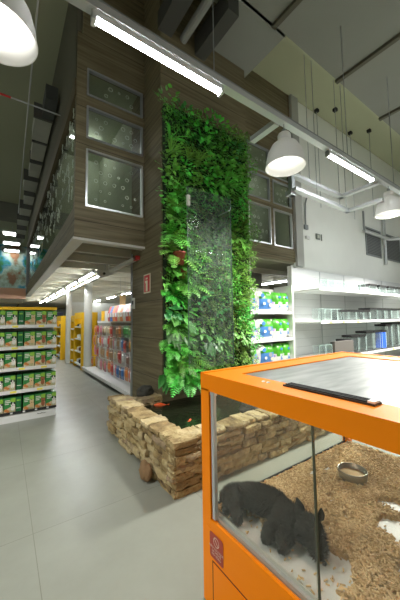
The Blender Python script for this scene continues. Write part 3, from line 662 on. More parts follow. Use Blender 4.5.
m = MB(); m.box((VX0, VY0, 1.11), (VX0+.16, VY1, VT), ORANGE).box((VX1-.20, VY0, 1.11), (VX1, VY1, VT), ORANGE).box((VX0+.16, VY1-.17, 1.11), (VX1-.2, VY1, VT), ORANGE).box((VX0+.16, VY0, 1.11), (VX1-.2, VY0+.17, VT), ORANGE)
vb(m, 'top_frame')
m = MB(); m.box((VX0+.003, VY1-.03, VT), (VX1-.003, VY1-.003, VT+.004), ORANGE).box((VX1-.03, VY0, VT), (VX1-.003, VY1-.03, VT+.004), ORANGE); vb(m, 'top_lip')
LIDM = ramp_noise('brushed_silver_lid', [(.3, (.22, .235, .23)), (.7, (.40, .41, .40))], 4, .32, stretch=(1, 6, 1)); LIDM.node_tree.nodes['Principled BSDF'].inputs['Metallic'].default_value = .75
vb(MB().box((VX0+.155, VY0+.165, VT-.02), (VX1-.195, VY1-.165, VT-.006), LIDM), 'lid_panel')
m = MB(); m.box((1.03, .46, VT), (1.085, .84, VT+.007), BLACK)
for q in range(3): m.box((1.036+q*.017, .47, VT+.007), (1.044+q*.017, .83, VT+.012), BLACKM)
st = vb(m, 'slot_vent'); vb(MB().box((1.034, .462, VT+.008), (1.082, .485, VT+.015), CHROME), 'vent_end', st)
for yy in (.925, .955): vb(MB().lathe([(0, .004), (.007, .004), (.009, 0)], (1.03, yy, VT), CHROME, 12), 'screw')
# glass panes
vb(MB().box((.938, .64, .442), (.944, 1.255, 1.115), VGLASS), 'glass_pane'); vb(MB().box((.948, VY0+.07, .442), (.954, .655, 1.115), VGLASS), 'glass_pane')
vb(MB().box((.936, .636, .442), (.946, .641, 1.112), mat('glass_edge', (.06, .075, .05), .3)), 'glass_edge')
vb(MB().box((VX0+.03, VY1-.012, .442), (VX1-.06, VY1-.006, 1.115), VGLASS), 'glass_pane')
vb(MB().box((VX1-.012, VY0+.04, .442), (VX1-.006, VY1-.05, 1.115), VGLASS), 'glass_pane')
m = MB(); m.box((VX0+.04, VY1-.022, .455), (VX1-.06, VY1-.014, .467), BLACK).box((VX1-.068, VY1-.022, .455), (VX1-.06, VY1-.014, 1.11), BLACK); vb(m, 'rubber_seal')
vb(MB().box((.935, 1.232, .45), (.955, 1.254, 1.105), LGREY), 'pull_strip'); vb(MB().box((.933, 1.225, 1.09), (.957, 1.256, 1.112), LGREY), 'strip_cap')
m = MB(); m.box((.955, VY0+.05, .437), (.985, 1.26, .447), LGREY).box((.955, VY0+.05, .447), (.958, 1.26, .458), LGREY).box((.982, VY0+.05, .44), (.986, 1.26, .462), OFFW); vb(m, 'sliding_channel')
TRAYW = mat('white_tray', (.66, .68, .66), .45)
vb(MB().box((.985, VY0+.03, .40), (VX1-.02, VY1-.03, .452), TRAYW), 'tray_floor')
# cabinet door seam in lower body and sticker
DK = mat('seam_shadow_gap', (.10, .015, .01), .8)
m = MB(); m.box((VX0-.001, .46, .24), (VX0+.002, 1.255, .246), DK).box((VX0-.001, 1.249, .02), (VX0+.002, 1.255, .246), DK).box((VX0-.001, .46, .02), (VX0+.002, .466, .246), DK); vb(m, 'door_seam')
vb(MB().box((VX0-.003, .469, .02), (VX0, 1.246, .238), ORANGE), 'door')
# sticker: rounded plate with a no symbol and three text lines   (on the -X face; y decreasing = to the right)
def rrect(cy, cz, w2, h2, r, x, n=5):
    pts = []
    for sx, sz, a0 in ((1, 1, 0), (-1, 1, 90), (-1, -1, 180), (1, -1, 270)):
        for k in range(n+1): a = math.radians(a0+90*k/n); pts.append((x, cy+sx*(w2-r)+r*math.cos(a), cz+sz*(h2-r)+r*math.sin(a)))
    return pts
sy, sz = 1.217, .325
sticker = vb(MB().quad(rrect(sy, sz, .055, .063, .012, VX0-.0022), SREDM), 'warning_sticker'); sticker['label'] = 'red sticker with white no symbol'
PINK = mat('sticker_print', (.7, .5, .42), .5)
m = MB()
vs2 = []; fs2 = []
for k in range(28):
    a = 2*PI*k/28
    for rr in (.0195, .024): vs2.append((VX0-.0032, sy+rr*math.cos(a), sz+.028+rr*math.sin(a)))
for k in range(28): j = (k+1) % 28; fs2.append((2*k, 2*j, 2*j+1, 2*k+1))
m.add(vs2, fs2, PINK); q = .707*.021
m.quad([(VX0-.0032, sy+q+.002, sz+.028+q-.002), (VX0-.0032, sy+q-.002, sz+.028+q+.002), (VX0-.0032, sy-q-.002, sz+.028-q+.002), (VX0-.0032, sy-q+.002, sz+.028-q-.002)], PINK)
vb(m, 'no_symbol', sticker)
def text(body, size, mtl, name, parent, loc, rot, align='CENTER'):
    c = bpy.data.curves.new(name, 'FONT'); c.body = body; c.size = size; c.align_x = align; c.extrude = .0003
    o = bpy.data.objects.new(name, c); C.objects.link(o); c.materials.append(mtl)
    dg = bpy.context.evaluated_depsgraph_get(); me = bpy.data.meshes.new_from_object(o.evaluated_get(dg)); bpy.data.objects.remove(o)
    o = bpy.data.objects.new(name, me); C.objects.link(o)
    if not me.materials: me.materials.append(mtl)
    o.parent = parent; o.location = loc; o.rotation_euler = rot; return o
for k, tx in enumerate(('NÃO COLOQUE', 'OS DEDOS', 'NO VIDRO')):
    text(tx, .0155, PINK, 'printed_text', sticker, (VX0-.0034-VO.x, sy-VO.y, sz-.013-k*.016), (PI/2, 0, -PI/2))
# glowing strip added under the lid to brighten the cabinet interior
vb(MB().box((1.06, .35, 1.095), (1.10, 1.15, 1.108), emis('cabinet_fill_glow', (1, .95, .82), 14)), 'fill_strip')
# pellet bedding: bed and loose pellets, bare patches of tray
BARE = [(1.05, 1.03, .075, .27, 0), (1.10, .80, .13, .16, .3), (1.03, .68, .05, .12, 0), (1.17, .70, .10, .06, .5), (1.62, .62, .10, .12, .4), (1.8, .72, .05, .10, .3), (1.38, .50, .07, .06, 0), (1.75, 1.19, .04, .03, 0), (1.86, 1.16, .05, .018, .4), (1.58, .98, .03, .02, 0), (1.5, .84, .03, .018, 0), (1.36, .86, .025, .018, 0), (2.0, .55, .08, .1, 0)]
def bare(x, y):
    b = 0
    for cx, cy, rx, ry, a in BARE:
        dx, dy = x-cx, y-cy; u = dx*math.cos(a)+dy*math.sin(a); w3 = -dx*math.sin(a)+dy*math.cos(a)
        b = max(b, 1.25-math.hypot(u/rx, w3/ry))
    return b+.28*noise.noise(Vector((x*22, y*22, 0))) > .25
bed = MB(); g = .0125; nx = int((2.42-.99)/g); ny = int((1.31+.31)/g); V = []; F = []
hmap = {}
for i in range(nx+1):
    for j in range(ny+1):
        x = .99+i*g; y = -.31+j*g; bb = bare(x, y); h = .4525+(.012+.007*noise.noise(Vector((x*6, y*6, 3))) if not bb else -.004)
        hmap[i, j] = (h, bb); V.append((x, y, h))
for i in range(nx):
    for j in range(ny):
        if all(hmap[a][1] for a in ((i, j), (i+1, j), (i+1, j+1), (i, j+1))): continue
        F.append((i*(ny+1)+j, (i+1)*(ny+1)+j, (i+1)*(ny+1)+j+1, i*(ny+1)+j+1))
bed.add(V, F, mat('pellet_bed', (.5, .35, .17), .9, var=.3, vscale=60, bump=.8, bscale=120))
rb = random.Random(3); n = 0
while n < 15000:
    x = rb.uniform(.992, 2.41); y = rb.uniform(-.1, 1.3)
    if x > 1.5+1.2*rb.random() : continue
    i = min(nx, int((x-.99)/g)); j = min(ny, int((y+.31)/g)); h, bb = hmap[i, j]
    if bb and rb.random() > .03: continue
    n += 1
    if bb: h = .4535
    a = rb.uniform(0, PI); tl = rb.uniform(-.35, .35); ln = rb.uniform(.006, .011); r = .0034
    d = Vector((math.cos(a)*math.cos(tl), math.sin(a)*math.cos(tl), math.sin(tl))); c = Vector((x, y, h+r+rb.uniform(0, .006)))
    sd = d.orthogonal().normalized(); up = d.cross(sd); vv = []
    for e_ in (-1, 1):
        for k in range(5): an = 2*PI*k/5; vv.append(c+d*ln*e_+(sd*math.cos(an)+up*math.sin(an))*r)
    bed.add(vv, [(k, (k+1) % 5, 5+(k+1) % 5, 5+k) for k in range(5)]+[(4, 3, 2, 1, 0), (5, 6, 7, 8, 9)], PELLET)
tag(bed.build('pellet_bedding'), 'tan wood pellet bedding strewn over the white cabinet tray', 'bedding', None, 'stuff')
# bowl
STEEL = mat('dull_steel_bowl', (.38, .36, .3), .35, .9)
t = thing('pet_bowl', (1.875, .995, .468), 'round steel bowl standing in the pellet bedding', 'bowl')
MB().lathe([(0, .004), (.070, .004), (.082, .052), (.085, .056), (.088, .053), (.083, .012), (.081, 0), (0, 0)], (0, 0, 0), STEEL, 36).build('bowl_body', t, smooth=True)
MB().lathe([(0, .03), (.07, .028), (.078, .022)], (0, 0, 0), PELLET, 24).build('food', t, smooth=True)
# ------------------------------------------------------------------ the sleeping black puppy
FUR = mat('black_fur', (.021, .021, .017), .75, var=.25, vscale=30)
def skin(name, chains, levels=2):
    """chains: list of lists of (co, radius), first chain first vertex is the root; a chain may start from an existing index ('i')"""
    verts = []; rad = []; edges = []
    for ch in chains:
        prev = None
        for it in ch:
            if isinstance(it, int): prev = it; continue
            co, r = it; verts.append(co); rad.append(r); i = len(verts)-1
            if prev is not None: edges.append((prev, i))
            prev = i
    me = bpy.data.meshes.new(name); me.from_pydata(verts, edges, []); o = bpy.data.objects.new(name, me); C.objects.link(o)
    sk = o.modifiers.new('skin', 'SKIN'); sk.use_smooth_shade = True; sk.branch_smoothing = .6
    for i, v_ in enumerate(me.skin_vertices[0].data): v_.radius = rad[i] if hasattr(rad[i], '__len__') else (rad[i], rad[i]); v_.use_root = (i == 0)
    sb = o.modifiers.new('sub', 'SUBSURF'); sb.levels = levels; sb.render_levels = levels
    dg = bpy.context.evaluated_depsgraph_get(); m2 = bpy.data.meshes.new_from_object(o.evaluated_get(dg)); bpy.data.objects.remove(o)
    m2.name = name; return m2
PUP = Vector((1.10, 1.0, .468))
# local coordinates: +y toward rump, -y toward head, -x toward the front glass (belly and paws)
ch = [
 [((.04, .165, .085), .092), ((.05, .085, .084), .090), ((.055, .0, .085), .092), ((.06, -.075, .084), .084), ((.062, -.13, .080), .070), ((.06, -.175, .076), .068), ((.045, -.215, .060), .052), ((.02, -.245, .042), .034), ((.005, -.262, .034), .024)],
 [0, ((-.02, .21, .07), .064), ((-.075, .18, .045), .042), ((-.10, .13, .026), .027), ((-.12, .10, .02), .022)],
 [0, ((.03, .235, .065), .050), ((-.03, .265, .035), .034), ((-.085, .235, .022), .023), ((-.115, .20, .018), .019)],
 [0, ((.03, .26, .075), .030), ((.0, .30, .055), .028), ((-.04, .31, .035), .022), ((-.08, .285, .022), .013)],
 [3, ((-.01, -.055, .055), .050), ((-.05, -.03, .035), .034), ((-.08, -.045, .025), .026), ((-.10, -.06, .021), .025)],
 [3, ((.0, -.105, .05), .044), ((-.035, -.105, .033), .030), ((-.065, -.12, .025), .024), ((-.08, -.14, .021), .024)],
]
bodym = skin('body', ch, 2); bodym.materials.append(FUR)
pup = thing('puppy', PUP, 'fluffy black puppy asleep on its side behind the front glass', 'dog')
for v_ in bodym.vertices:
    if v_.co.z < .002: v_.co.z = .002+v_.co.z*.1
bo = bpy.data.objects.new('body', bodym); C.objects.link(bo); bo.parent = pup
# ears
def ear(base, tip, w2, name='ear'):
    base = Vector(base); tip = Vector(tip); ax = tip-base; sd = ax.cross(Vector((.3, 1, .0))).normalized()*w2; th = Vector((0, 1, 0))*.006; V = []; F = []
    for t_, q in ((0, 1), (.35, 1.05), (.7, .6), (1, .08)):
        c = base+ax*t_; V += [c-sd*q, c+th*q, c+sd*q, c-th*q*.3]
    for i in range(3):
        for k in range(4): F.append((4*i+k, 4*i+(k+1) % 4, 4*i+4+(k+1) % 4, 4*i+4+k))
    return MB().add(V, F, FUR).build(name, pup, smooth=True)
ear((.055, -.135, .125), (.05, -.12, .195), .027); ear((.10, -.20, .11), (.095, -.215, .18), .027)
nz = MB().lathe([(0, .008), (.007, .006), (.009, 0), (.006, -.006), (0, -.008)], (0, 0, 0), BLACK, 12).build('nose', pup, smooth=True); nz.location = (-.004, -.284, .036)
for p in ((.005, -.195, .098), (.045, -.235, .092)):
    e_ = MB().tube([(p[0]-.008, p[1]+.008, p[2]-.006), p, (p[0]+.01, p[1]-.006, p[2]-.002)], .0022, BLACKM, 5).build('closed_eye', pup)
# fur tufts: thin blades over the body
fm = MB(); rf = random.Random(2); polys = [p for p in bodym.polygons]; areas = [p.area for p in polys]
picks = rf.choices(polys, weights=areas, k=22000); V = []; F = []
for p in picks:
    vs3 = [bodym.vertices[i].co for i in p.vertices]; a, b = rf.random(), rf.random()
    c = (vs3[0]*(1-a)+vs3[1]*a)*(1-b)+(vs3[-1]*(1-a)+vs3[-2 if len(vs3) > 3 else -1]*a)*b
    nrm = p.normal
    if c.z < .006: continue
    flow = Vector((0, .8, -.35)); flow = (flow-nrm*flow.dot(nrm)); small = c.x < -.06 or c.y < -.27; L_ = rf.uniform(.010, .024)*(.5 if small else 1)
    d = (nrm*.55+flow*.7+Vector((rf.uniform(-.3, .3), rf.uniform(-.3, .3), rf.uniform(-.3, .3)))).normalized(); sd = d.cross(nrm)
    if sd.length < 1e-3: continue
    sd = sd.normalized()*.0012; k = len(V); V += [c-sd, c+sd, c+d*L_]; F.append((k, k+1, k+2))
fm.add(V, F, FUR); tag(fm.build('fur', pup), None, None, None, 'stuff')
# ================================================================== LEFT GONDOLA WITH PET FOOD BOXES
g = thing('gondola_shelf', (-.5, 5.18, 0), 'white gondola shelving with yellow top holding green pet biscuit boxes', 'shelving')
X0, X1 = -1.5, .73
def gb(mb, name, **k): mb.v = [(p[0]+.5, p[1]-5.18, p[2]) for p in mb.v]; return mb.build(name, g, **k)
gb(MB().box((X0, 5.62, .05), (X1-.02, 5.66, 1.72), OFFW), 'back_panel')
gb(MB().box((X0, 5.19, 0), (X1, 5.66, .115), WHITE), 'base')
ZS = [.12, .47, .81, 1.13, 1.46]
for i, z in enumerate(ZS[1:]):
    gb(MB().box((X0, 5.20, z-.045), (X1-.02, 5.65, z-.02), OFFW), 'shelf'); gb(MB().box((X0, 5.18, z-.045), (X1-.015, 5.20, z+.005), WHITE), 'price_rail')
gb(MB().box((X0, 5.20, 1.70), (X1-.02, 5.66, 1.745), YELLOW), 'top_board'); gb(MB().box((X1-.022, 5.62, 0), (X1, 5.67, 1.74), WHITE), 'upright')
m = MB(); x = X0
gb(MB().box((X0, 5.172, .125), (X1, 5.185, .16), BLACK), 'kick_stripe')
STR = stripes('dashed_rail', (.02, .02, .02), (.6, .62, .6), .16, 'X', .8)
gb(MB().box((X0, 5.168, .13), (X1, 5.172, .155), STR), 'dashed_rail')
text('Metalfama', .028, BLACKM, 'printed_text', g, (.52+.5, 5.186-5.18, .06), (PI/2, 0, 0))
for z in ZS[1:]:
    for xx in ((.1, .45) if z != .81 else (.2, .5)): gb(MB().box((xx, 5.178, z-.035), (xx+.08, 5.18, z-.005), YELL2), 'price_label')
GREEN = mat('box_green', (.03, .22, .05), .4); LGR = mat('box_light_green', (.25, .5, .05), .4); BEIGE = mat('box_beige', (.58, .48, .3), .5, var=.15, vscale=60)
BISC = mat('box_biscuit', (.55, .2, .05), .5); DOGW = mat('box_dog_white', (.7, .68, .62), .6); DOGB = mat('box_dog_brown', (.3, .1, .04), .6); DOGT = mat('box_dog_tan', (.6, .42, .22), .6)
BXW, BXH = .15, .245
def food_box(kind):
    mp_ = {'black and white dog': (DOGW, BLACKM), 'brown dog': (DOGB, DOGB), 'tan dog': (DOGT, BEIGE)}[kind]
    t = thing('biscuit_box', (0, 0, 0), '', 'box', 'green pet biscuit boxes on the left gondola')
    MB().box((-BXW/2+.002, 0, 0), (BXW/2-.002, .30, BXH), GREEN).build('carton', t)
    m = MB(); y = -.0015
    def disc(cx, cz, rx, rz, mt, yy):
        pts = [(cx+rx*math.cos(2*PI*k/14), yy, cz+rz*math.sin(2*PI*k/14)) for k in range(14)]; m.quad(pts, mt)
    m.quad([(-.072, y, .01), (.072, y, .01), (.072, y, .125), (.0, y, .11), (-.072, y, .07)], BEIGE)
    m.quad([(.0, y, .2), (.072, y, .17), (.072, y, .24), (.02, y, .24)], LGR)
    disc(-.045, .07, .024, .02, BISC, y-.001); disc(-.02, .055, .022, .018, BISC, y-.0015)
    disc(.04, .145, .028, .03, mp_[0], y-.001); disc(.04, .095, .026, .045, mp_[0], y-.0012)
    disc(.022, .165, .011, .02, mp_[1], y-.002); disc(.058, .165, .011, .02, mp_[1], y-.002); disc(.04, .135, .007, .006, BLACKM, y-.003)
    for q, (a, b) in enumerate(((-.06, .0), (-.06, .01), (-.06, -.01))): m.quad([(a, y-.001, .205-q*.025), (b, y-.001, .205-q*.025), (b, y-.001, .218-q*.025), (a, y-.001, .218-q*.025)], DOGW)
    for q in range(3): m.quad([(-.01, y-.002, .03+q*.014), (.06, y-.002, .03+q*.014), (.06, y-.002, .034+q*.014), (-.01, y-.002, .034+q*.014)], GREEN)
    m.build('printed_front', t)
    return t
fb = {k: food_box(k) for k in ('black and white dog', 'tan dog', 'brown dog')}; usedfb = set()
xs = [(.645, 'black and white dog'), (.49, 'brown dog'), (.335, 'tan dog'), (.09, 'black and white dog'), (-.065, 'black and white dog'), (-.22, 'brown dog'), (-.375, 'tan dog'), (-.53, 'tan dog')]
sn = ['bottom', 'second lowest', 'middle', 'second highest', 'top']
for i, z in enumerate(ZS):
    for j, (x, k) in enumerate(xs):
        lb = 'green box picturing a %s, %s shelf, %s from right' % (k, sn[i], ORD[j])
        loc = (x-(.0 if i else -.01), 5.22 if i else 5.195, z-.02 if i else .12)
        if k not in usedfb: o = fb[k]; o.location = loc; usedfb.add(k); o['label'] = lb
        else: dup(fb[k], loc, label=lb)
    o = MB().box((-.034, 0, 0), (.034, .3, BXH), mat('box_deep_green', (.012, .14, .04), .4)).quad([(-.03, -.001, .08), (.03, -.001, .08), (.03, -.001, .09), (-.03, -.001, .09)], DOGW).quad([(-.026, -.001, .19), (.026, -.001, .19), (.026, -.001, .21), (-.026, -.001, .21)], LGR).build('biscuit_box', loc=(.213, 5.225 if i else 5.195, z-.02 if i else .12))
    tag(o, 'plain deep green box side on the %s shelf of the left gondola' % sn[i], 'box', 'sideways green boxes on the left gondola')
# ================================================================== ACCESSORY GONDOLA ALONG THE AISLE
g = thing('accessory_gondola', (2.3, 7, 0), 'white gondola with hooks full of pet accessories along the aisle', 'shelving')
MB().box((-.33, -1.9, .06), (.6, 2.05, .13), WHITE).box((-.2, -1.85, 0), (.55, 2.0, .06), BLACKM).build('base', g); MB().box((-.36, -1.9, .09), (-.30, 2.05, .16), WHITE).build('base_lip', g)
MB().box((.52, -1.85, .13), (.56, 2.05, 1.5), OFFW).build('back_panel', g)
MB().box((.1, -1.9, 1.47), (.6, 2.05, 1.5), WHITE).build('top_shelf', g)
MB().box((.08, -1.9, 1.46), (.1, 2.05, 1.52), WHITE).build('price_rail', g)
PK = [('orange', (.75, .25, .05)), ('cream', (.7, .62, .42)), ('red', (.6, .07, .05)), ('tan', (.45, .28, .14)), ('white', (.72, .72, .7)), ('blue', (.06, .2, .5)), ('green', (.1, .4, .1)), ('black', (.04, .04, .04)), ('yellow', (.8, .6, .08)), ('pink', (.7, .25, .3)), ('brown', (.2, .1, .06))]
pkp = {}
def pack(cn, col):
    t = thing('accessory_pack', (0, 0, 0), '', 'packaged accessory', 'hanging accessory packs')
    MB().box((-.004, -.068, -.03), (.004, .068, .24), mat('pack_card_%s' % cn, tuple(c*.6+.14 for c in col), .5)).build('card', t)
    MB().add([(-.004,-.045,.04),(-.004,.045,.04),(-.004,.045,.19),(-.004,-.045,.19),(-.03,-.03,.055),(-.03,.03,.055),(-.03,.03,.17),(-.03,-.03,.17)], [(0,4,5,1),(1,5,6,2),(2,6,7,3),(3,7,4,0),(4,7,6,5)], mat('pack_%s' % cn, col, .35)).build('contents', t)
    return t
rk = random.Random(9); nmr = ['top', 'upper middle', 'lower middle', 'lowest']; zr = [1.14, .84, .54, .24]
for r in range(4):
    MB().box((.50, -1.85, zr[r]+.27), (.53, 2.0, zr[r]+.30), LGREY).build('hook_bar', g)
    for j in range(20):
        y = 5.22+j*.183+rk.uniform(-.015, .015)
        pool = PK if y < 6.6 else PK[:5]+[PK[9]]
        cn, col = rk.choice(pool); fr = -.06 if r < 3 else -.12
        lb = '%s accessory pack hanging in the %s row, %s from the column' % (cn, nmr[r], ORD[j])
        loc = (2.3+fr+rk.uniform(-.03, .05), y, zr[r]+rk.uniform(-.01, .02))
        if cn not in pkp: pkp[cn] = pack(cn, col); pkp[cn].location = loc; pkp[cn]['label'] = lb; pkp[cn].scale = (1, 1.25, 1)
        else: dup(pkp[cn], loc, 0, lb, scale=(1, rk.uniform(1.1, 1.35), rk.uniform(.95, 1.1)))
        MB().tube([(loc[0]-.02-2.3, loc[1]-7, loc[2]+.235*1.0), (.52, loc[1]-7, loc[2]+.26)], .004, CHROME, 4).build('hook', g) if r*20+j < 80 else None
for j in range(9):
    y = 6.15+j*.2; cn, col = [PK[0], PK[2], PK[4], PK[0], PK[1], PK[2], PK[0], PK[5], PK[2]][j]
    o = MB().add([(-.06,-.08,0),(.06,-.08,0),(.06,.08,0),(-.06,.08,0),(-.075,-.085,.15),(.075,-.085,.15),(.075,.085,.15),(-.075,.085,.15),(-.01,-.09,.30),(.01,-.09,.30),(.01,.09,.30),(-.01,.09,.30)], [(0,1,5,4),(1,2,6,5),(2,3,7,6),(3,0,4,7),(4,5,9,8),(5,6,10,9),(6,7,11,10),(7,4,8,11),(8,9,10,11)], mat('bag_%s' % cn, col, .3)).build('treat_bag', loc=(2.42, y, 1.5))
    o.scale = (1.15, 1.15, 1.35)
    MB().box((-.078, -.05, .08), (-.07, .05, .16), DOGW).build('bag_label', o)
    tag(o, '%s treat bag on top of the accessory gondola, %s from the column' % (cn, ORD[j]), 'bag', 'treat bags on top of the accessory gondola')
for j, (y, mt) in enumerate([(7.95, YELLOW), (8.35, WHITE), (8.7, YELLOW)]):
    tag(MB().box((2.5, y, 1.5), (2.8, y+.33, 1.82), mt).build('carton'), '%s carton on the accessory gondola top, %s past the treat bags' % ('white' if mt == WHITE else 'yellow', ORD[j]), 'box', 'cartons on the accessory gondola top')
tag(MB().box((2.9, 8.0, 1.95), (2.91, 8.5, 2.3), mat('orange_poster', (.85, .6, .3), .6)).tube([(2.905, 8.05, 2.3), (2.905, 8.05, 2.9)], .004, GREY, 4).tube([(2.905, 8.45, 2.3), (2.905, 8.45, 2.9)], .004, GREY, 4).build('hanging_sign'), 'pale orange sign hanging above the accessory gondola', 'sign')
# round white posts
for lb, x, y, r in (('near round white post at the end of the accessory gondola', 2.13, 9.15, .115), ('far round white post beside the yellow shelving', 1.95, 11.3, .10)):
    tag(MB().tube([(x, y, 0), (x, y, 2.9)], r, OFFW, 24).build('round_post', smooth=False), lb, 'post', 'round white posts')
# yellow shelving units farther down the aisle
def yellow_unit(x, y, h, wd, dp, label, facing=-1):
    t = thing('yellow_shelving', (x, y, 0), label, 'shelving', 'yellow shelving units')
    MB().box((0, 0, 0), (dp, .05, h), YELLOW).build('side_panel', t); MB().box((0, wd, 0), (dp, wd+.05, h), YELLOW).build('side_panel', t)
    MB().box((dp-.04, 0, 0), (dp, wd, h), YELLOW).build('back_panel', t); MB().box((0, .05, h-.2), (.03, wd, h), YELLOW).build('header', t)
    for q in range(4):
        z = .1+q*(h-.35)/3.6; MB().box((.0, .05, z), (dp-.04, wd, z+.04), WHITE).build('shelf', t)
    return t
yellow_unit(2.0, 9.45, 1.8, 1.0, .5, 'nearest yellow shelving unit behind the near white post'); yellow_unit(2.0, 10.6, 1.7, .55, .45, 'yellow shelving unit between the two white posts')
yellow_unit(1.85, 12.4, 1.75, 1.2, .6, 'yellow shelving unit just past the far white post'); yellow_unit(1.9, 14.5, 1.7, 1.6, .6, 'farthest yellow shelving unit in the aisle')
yellow_unit(3.4, 9.0, 2.0, 1.4, .5, 'yellow shelving unit behind the accessory gondola')
rk = random.Random(4)
n = 0
for x0, y0 in ((2.02, 9.55), (2.02, 10.68), (1.9, 12.5), (1.95, 14.6), (3.42, 9.1)):
    for q, z in enumerate((.14, .54, .95, 1.3)):
        for j in range(3 if y0 != 10.68 else 1):
            cn, col = rk.choice([PK[4], PK[4], PK[7], PK[10], PK[1]]); n += 1
            tag(MB().lathe([(0, 0), (.09, 0), (.11, .06), (.10, .11), (.05, .13), (0, .13)], (0, 0, 0), mat('pack_%s' % cn, col, .35), 12).build('pet_bowl', loc=(x0+.12, y0+.13+j*.28, z)), '%s product on the yellow shelving at depth %s, shelf %s, place %s' % (cn, ORD[[9.55, 10.68, 12.5, 14.6, 9.1].index(y0)], ORD[q], ORD[j]), 'product', 'products on the yellow shelving')
# far end of the store: white wall panel, dark sign, stock
tag(MB().box((2.9, 17, 0), (7, 17.1, 2.6), OFFW).build('partition'), 'off-white partition wall at the far end of the aisle', 'partition')
tag(MB().box((.2, 19.2, 1.5), (3.0, 19.3, 2.1), mat('dark_sign', (.03, .035, .06), .5)).box((.2, 19.19, 1.45), (3, 19.2, 1.5), YELLOW).box((.3, 19.22, 0), (.36, 19.28, 1.5), GREY).box((2.8, 19.22, 0), (2.86, 19.28, 1.5), GREY).build('far_sign'), 'dark and yellow sign band at the far end of the aisle', 'sign')
tag(MB().box((-1.2, 19.5, 0), (3.2, 20.1, 1.7), YELLOW).build('yellow_counter'), 'yellow counter block at the far end of the aisle', 'counter')
t = thing('stock_rack', (1.9, 13.75, 0), 'grey rack with dark goods beside the yellow units', 'rack')
MB().box((0, 0, 0), (.5, .7, .08), WHITE).build('base', t)
for q in range(4): MB().box((.0, 0, .4+q*.38), (.5, .7, .43+q*.38), LGREY).build('shelf', t); MB().box((.05, .05, .43+q*.38), (.45, .65, .62+q*.38), BLACKM if q % 2 else OFFW).build('stock', t)
# ================================================================== RIGHT: BAG SHELF UNDER THE MEZZANINE
g = thing('bag_shelf', (5.0, 4.3, 0), 'shelf bay holding white, blue and green litter bags', 'shelving')
MB().box((-.95, .5, 0), (.68, .54, 2.25), OFFW).build('back_panel', g)
for z in (.42, 1.0, 1.62): MB().box((-.95, -.02, z), (.68, .5, z+.045), WHITE).build('shelf', g); MB().box((-.95, -.03, z-.01), (.68, -.02, z+.05), WHITE).build('price_rail', g)
MB().box((.66, -.05, 0), (.72, .5, 2.3), WHITE).build('upright', g)
PLW = mat('bag_white', (.42, .46, .48), .3); PLB = mat('bag_blue', (.03, .15, .40), .35, var=.3, vscale=25); PLG = mat('bag_green', (.06, .33, .02), .3)
def litter(big):
    t = thing('litter_bag', (0, 0, 0), '', 'bag', 'litter bags under the mezzanine'); hw = .28 if big else .15; H = .46
    n = 8; V = []; F = []
    for j in range(n+1):
        for i in range(n+1):
            u = -1+2*i/n; w3 = j/n; bul = (1-u*u)**.5*(math.sin(PI*w3))**.4 if 0 < j < n else .15
            V.append((u*hw*(1-.06*abs(2*w3-1)**3), -.14*bul, w3*H))
    for j in range(n):
        for i in range(n): a = j*(n+1)+i; F.append((a, a+1, a+n+2, a+n+1))
    k = len(V); V += [(v_[0], -v_[1]+.02, v_[2]) for v_ in V]; F += [tuple(reversed([q+k for q in f])) for f in F]
    m = MB(); 
    def mat_of(f):
        c = [sum(V[q][a] for q in f)/4 for a in (0, 2)]; u, w3 = c[0]/hw, c[1]/H
        if big:
            if w3 > .62 and abs(u) < .8 and (u > -.3 or w3 < .8): return PLG
            if .16 < w3 <= .62 and abs(u) < .85: return PLB
            return PLW
        return PLG if (w3 > .35+.5*abs(abs(u)-.5)) else PLW
    for f in F: m.mi(mat_of(f))
    m.v = V; m.f = F; m.m = [m.mi(mat_of(f)) for f in F]
    m.build('bag_body', t, smooth=True)
    d = MB(); e2 = -.142
    if big:
        for cx, cz, r, mt in ((-.15, .36, .06, PLB), (-.14, .36, .04, DOGW), (.05, .24, .06, mat('cat_grey', (.3, .3, .32), .7)), (.1, .15, .05, mat('cat_cream', (.6, .52, .4), .7)), (-.1, .18, .04, DOGW), (.18, .2, .035, mat('bag_purple', (.3, .2, .45), .5))):
            d.quad([(cx+r*math.cos(2*PI*k/12), e2-.002-.0005*r*100, cz+r*.8*math.sin(2*PI*k/12)) for k in range(12)], mt)
        text('Pets', .07, DOGW, 'printed_text', t, (.03, -.147, .36), (PI/2, 0, 0))
    else: d.quad([(.02*math.cos(k*PI/5)*2, e2-.002, .34+.03*math.sin(k*PI/5)) for k in range(10)], PLB).quad([(-.03, e2, .1), (.03, e2, .1), (.0, e2, .22)], PLB)
    d.build('printed_front', t)
    return t
lbig, lsm = litter(True), litter(False); first = {True: True, False: True}
for i, z in enumerate((.465, 1.045, 1.665)):
    for j, (x, big) in enumerate([(4.3, True), (4.84, True), (5.27, False), (5.53, False)]):
        lb = '%s litter bag, %s shelf by the plants, %s from left' % ('wide blue-green' if big else 'narrow green', ['lowest', 'middle', 'top'][i], ORD[j])
        o = lbig if big else lsm
        if first[big]: o.location = (x, 4.44, z); o['label'] = lb; first[big] = False
        else: dup(o, (x, 4.44, z), label=lb, group='litter bags under the mezzanine')
t = thing('security_camera', (4.75, 4.9, 2.62), 'white ceiling camera under the mezzanine right of the plants', 'camera')
MB().box((-.1, -.1, 0), (.1, .1, .28), OFFW).build('mount', t); MB().lathe([(0, -.1), (.05, -.09), (.08, -.04), (.09, 0), (0, 0)], (0, 0, 0), OFFW, 16).build('dome', t, smooth=True)
tag(MB().box((4.0, 5.6, 0), (6.1, 5.7, 2.9), mat('dim_grey_panel', (.2, .2, .16), .8)).build('partition'), 'grey partition behind the litter bag shelf', 'partition')
